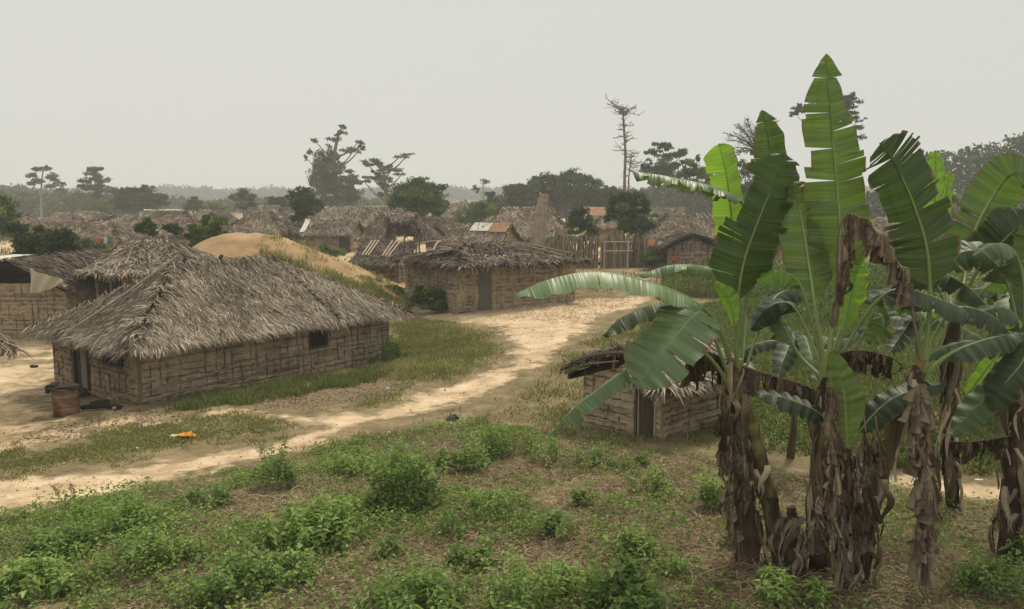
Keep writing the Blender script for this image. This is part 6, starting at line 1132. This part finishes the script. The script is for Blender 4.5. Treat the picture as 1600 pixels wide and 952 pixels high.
# plant 4 behind on the right
D4 = 12.6
p4 = plant(1490, 860, D4, 'banana plant behind with a bright folded leaf bending right, near the right edge')
P, rr = stem(p4, [(1492,842,D4),(1486,740,D4),(1484,640,D4),(1490,520,D4),(1492,480,D4)], .1, .07, 8, .3); skirt(p4, P, rr, 60, 8, .05, .9, (.3, .8))
leaf(p4, [(1492,490,D4),(1505,420,D4-.1),(1522,365,D4-.1),(1548,312,D4-.1),(1580,272,D4-.3),(1618,268,D4-.4)], .78, (-.3,-1,.3), mat='banana', droop=.35, droop2=.25, tears=7, gap=.07, tint=.62, pet=.2, seed=91, thick=.04, mtint=.8, label='bright folded leaf bending over to the right')
leaf(p4, [(1495,490,D4),(1530,420,D4-.3),(1560,385,D4-.4),(1585,360,D4-.5),(1620,335,D4-.5)], .85, (.2,-1,.5), mat='banana', droop=.3, tears=6, gap=.08, tint=.2, pet=.24, seed=92, thick=.036)
leaf(p4, [(1495,495,D4),(1540,450,D4-.3),(1590,420,D4-.4),(1640,420,D4-.5)], .5, (0,-.4,1), mat='banana_young', droop=.8, tears=4, gap=.08, tint=.3, pet=.3, seed=93, thick=.03)
leaf(p4, [(1488,500,D4),(1470,420,D4+.5),(1462,330,D4+.6),(1463,270,D4+.6),(1461,235,D4+.6)], .42, (.2,-1,.2), mat='banana_young', droop=.3, tears=4, gap=.1, tint=.4, pet=.42, seed=94, thick=.024)
leaf(p4, [(1490,500,D4),(1480,420,D4+.8),(1478,350,D4+.9),(1480,295,D4+.9),(1486,268,D4+.9)], .34, (.2,-1,.2), mat='banana_young', droop=.4, tears=3, gap=.1, tint=.3, pet=.5, seed=95, thick=.02)
leaf(p4, [(1492,500,D4),(1510,420,D4+1.2),(1520,340,D4+1.6),(1490,300,D4+1.6),(1455,330,D4+1.6)], .42, (0,-.2,1), mat='banana_pale', droop=1.0, tears=6, gap=.12, tint=.3, pet=.5, seed=96, thick=.02)
leaf(p4, [(1488,500,D4),(1450,470,D4+.3),(1400,455,D4+.4),(1350,470,D4+.4)], .6, (0,-.5,1), mat='banana', droop=.7, tears=6, gap=.1, tint=.06, pet=.2, seed=97, thick=.024)
leaf(p4, [(1496,640,D4),(1540,580,D4-.2),(1585,520,D4-.3),(1610,480,D4-.4)], .3, (.3,-.9,.4), mat='banana_young', droop=.6, tears=2, gap=.06, tint=.25, pet=.1, seed=98, thick=.022)
# plant 5 at the right edge
D5 = 10.7
p5 = plant(1580, 870, D5, 'rightmost banana plant with a brown bare stem at the right edge')
P, rr = stem(p5, [(1576,868,D5),(1582,780,D5),(1588,690,D5),(1594,600,D5),(1596,540,D5)], .14, .08, 9, .35); skirt(p5, P, rr, 60, 9, .02, .95, (.2, .7))
leaf(p5, [(1594,600,D5),(1585,570,D5-.2),(1562,600,D5-.4),(1522,640,D5-.5),(1485,682,D5-.6)], .46, (-.5,-.7,.8), mat='banana', droop=.3, tears=2, gap=.05, tint=.42, pet=.16, seed=101, thick=.02, label='smooth mid green leaf pointing down left')
leaf(p5, [(1596,560,D5),(1590,500,D5-.1),(1560,480,D5-.2),(1500,500,D5-.2)], .5, (-.1,-.5,1), mat='banana_pale', droop=.9, tears=5, gap=.1, tint=.12, pet=.2, seed=102, thick=.024)
leaf(p5, [(1596,560,D5),(1602,470,D5),(1590,400,D5),(1560,380,D5-.1),(1520,400,D5-.1)], .55, (-.1,-.4,1), mat='banana_pale', droop=.8, tears=6, gap=.1, tint=.25, pet=.3, seed=103, thick=.026)
leaf(p5, [(1596,560,D5),(1610,480,D5+.4),(1618,400,D5+.4),(1625,330,D5+.4)], .6, (0,-1,.2), mat='banana', droop=.3, tears=5, gap=.08, tint=.4, pet=.2, seed=104, thick=.026)
rag_leaf(p5, [(1598,678,D5),(1560,684,D5-.1),(1520,690,D5-.15),(1482,690,D5-.2)], 14, .26, 105, .2, .1, .1, start=.05)
leaf(p5, [(1594,570,D5+.5),(1560,500,D5+.6),(1500,440,D5+.7),(1440,425,D5+.8),(1390,450,D5+.8)], .55, (0,-.4,1), mat='banana', droop=.8, tears=8, gap=.12, tint=.22, pet=.25, seed=106, thick=.024)
leaf(p5, [(1596,560,D5+.3),(1580,460,D5+.4),(1545,400,D5+.4),(1500,395,D5+.4),(1465,430,D5+.4)], .6, (-.2,-.7,.8), mat='banana', droop=.45, tears=9, gap=.12, tint=.35, pet=.3, seed=107, thick=.024)
leaf(p5, [(1598,540,D5),(1612,500,D5-.3),(1600,560,D5-.5),(1570,600,D5-.6),(1548,640,D5-.6)], .5, (-.5,-.9,.4), mat='banana', droop=.4, tears=5, gap=.1, tint=.15, pet=.3, seed=108, thick=.022)
leaf(p4, [(1490,500,D4+.2),(1462,440,D4+.2),(1440,380,D4+.3),(1432,320,D4+.3)], .7, (.2,-1,.3), mat='banana', droop=.4, tears=8, gap=.1, tint=.45, pet=.25, seed=109, thick=.024)
leaf(p5, [(1596,570,D5+.2),(1560,540,D5+.2),(1500,535,D5+.2),(1440,560,D5+.2)], .45, (0,-.4,1), mat='banana_pale', droop=.9, tears=6, gap=.12, tint=.25, pet=.2, seed=110, thick=.022)
dry_rib(p5, [(1590,700,D5-.1),(1596,780,D5-.2),(1602,860,D5-.2)])
# more plants in the second row
def small_banana(name, label, px, py, D, h, seed, nl=7, Lf=1.5, wd=.4, mat='banana', tint=.35):
    p = at(px, py, D); z0 = tz(p[0], D); r = root(name, (p[0], D, z0), label, 'banana plant', 'banana plants farther back'); rg2 = np.random.default_rng(seed)
    b = np.array((p[0], D, z0)); top = b + (0.05, 0, h); mb = MB(); tube(mb, [b - (0, 0, .1), (b * .6 + top * .4) + (.03, 0, 0), top], [.085, .065, .04], 8, [.2, .45, .8]); mb.build('pseudostem', M['stem'], r)
    for k in range(nl):
        a_ = k * 6.283 / nl + rg2.normal(0, .3); el = rg2.uniform(.5, 1.25); d = np.array((math.cos(a_), math.sin(a_), 0)); l = Lf * rg2.uniform(.8, 1.1)
        pts = [top, top + d * l * .25 * math.cos(el) + (0, 0, l * .4), top + d * l * .6 + (0, 0, l * .5 * math.sin(el)), top + d * l * (.9) + (0, 0, l * (.1 if el < 1 else .6))]
        leaf(r, [np.array(q) for q in pts], wd * rg2.uniform(.8, 1.1), (d[0] * -.3, -.3, 1), mat=mat if k else 'banana_young', droop=.7, tears=7, gap=.15, tint=tint + rg2.normal(0, .1), pet=.2, seed=seed * 10 + k, thick=.018)
small_banana('banana_plant', 'banana plant in the second row, behind the leaning plant', 1420, 700, 17, 1.9, 201, 7, 1.9, .5, tint=.15)
small_banana('banana_plant', 'banana plant in the second row at the right edge', 1560, 640, 18, 2.2, 202, 8, 2.0, .55, tint=.25)
small_banana('banana_plant', 'banana plant in the second row between the first two plants', 1235, 700, 15.5, 1.7, 203, 7, 1.7, .45, tint=.12)
small_banana('banana_plant', 'small distant banana plant with one light upright leaf, behind the stake fence', 877, 395, 64, 1.2, 204, 8, 2.3, .6, tint=.5)
small_banana('banana_plant', 'small distant banana plant with feathery leaves beside the broad hipped roof', 1030, 390, 75, 2.6, 205, 7, 2.4, .6, tint=.5)
leaf(bpy.data.objects['banana_plant.008'] if 'banana_plant.008' in bpy.data.objects else p1, [(877,365,64),(879,345,64),(880,330,64),(881,316,64)], .5, (0,-1,.1), mat='banana_young', tears=0, tint=.7, pet=.3, seed=210, thick=.03) if False else None
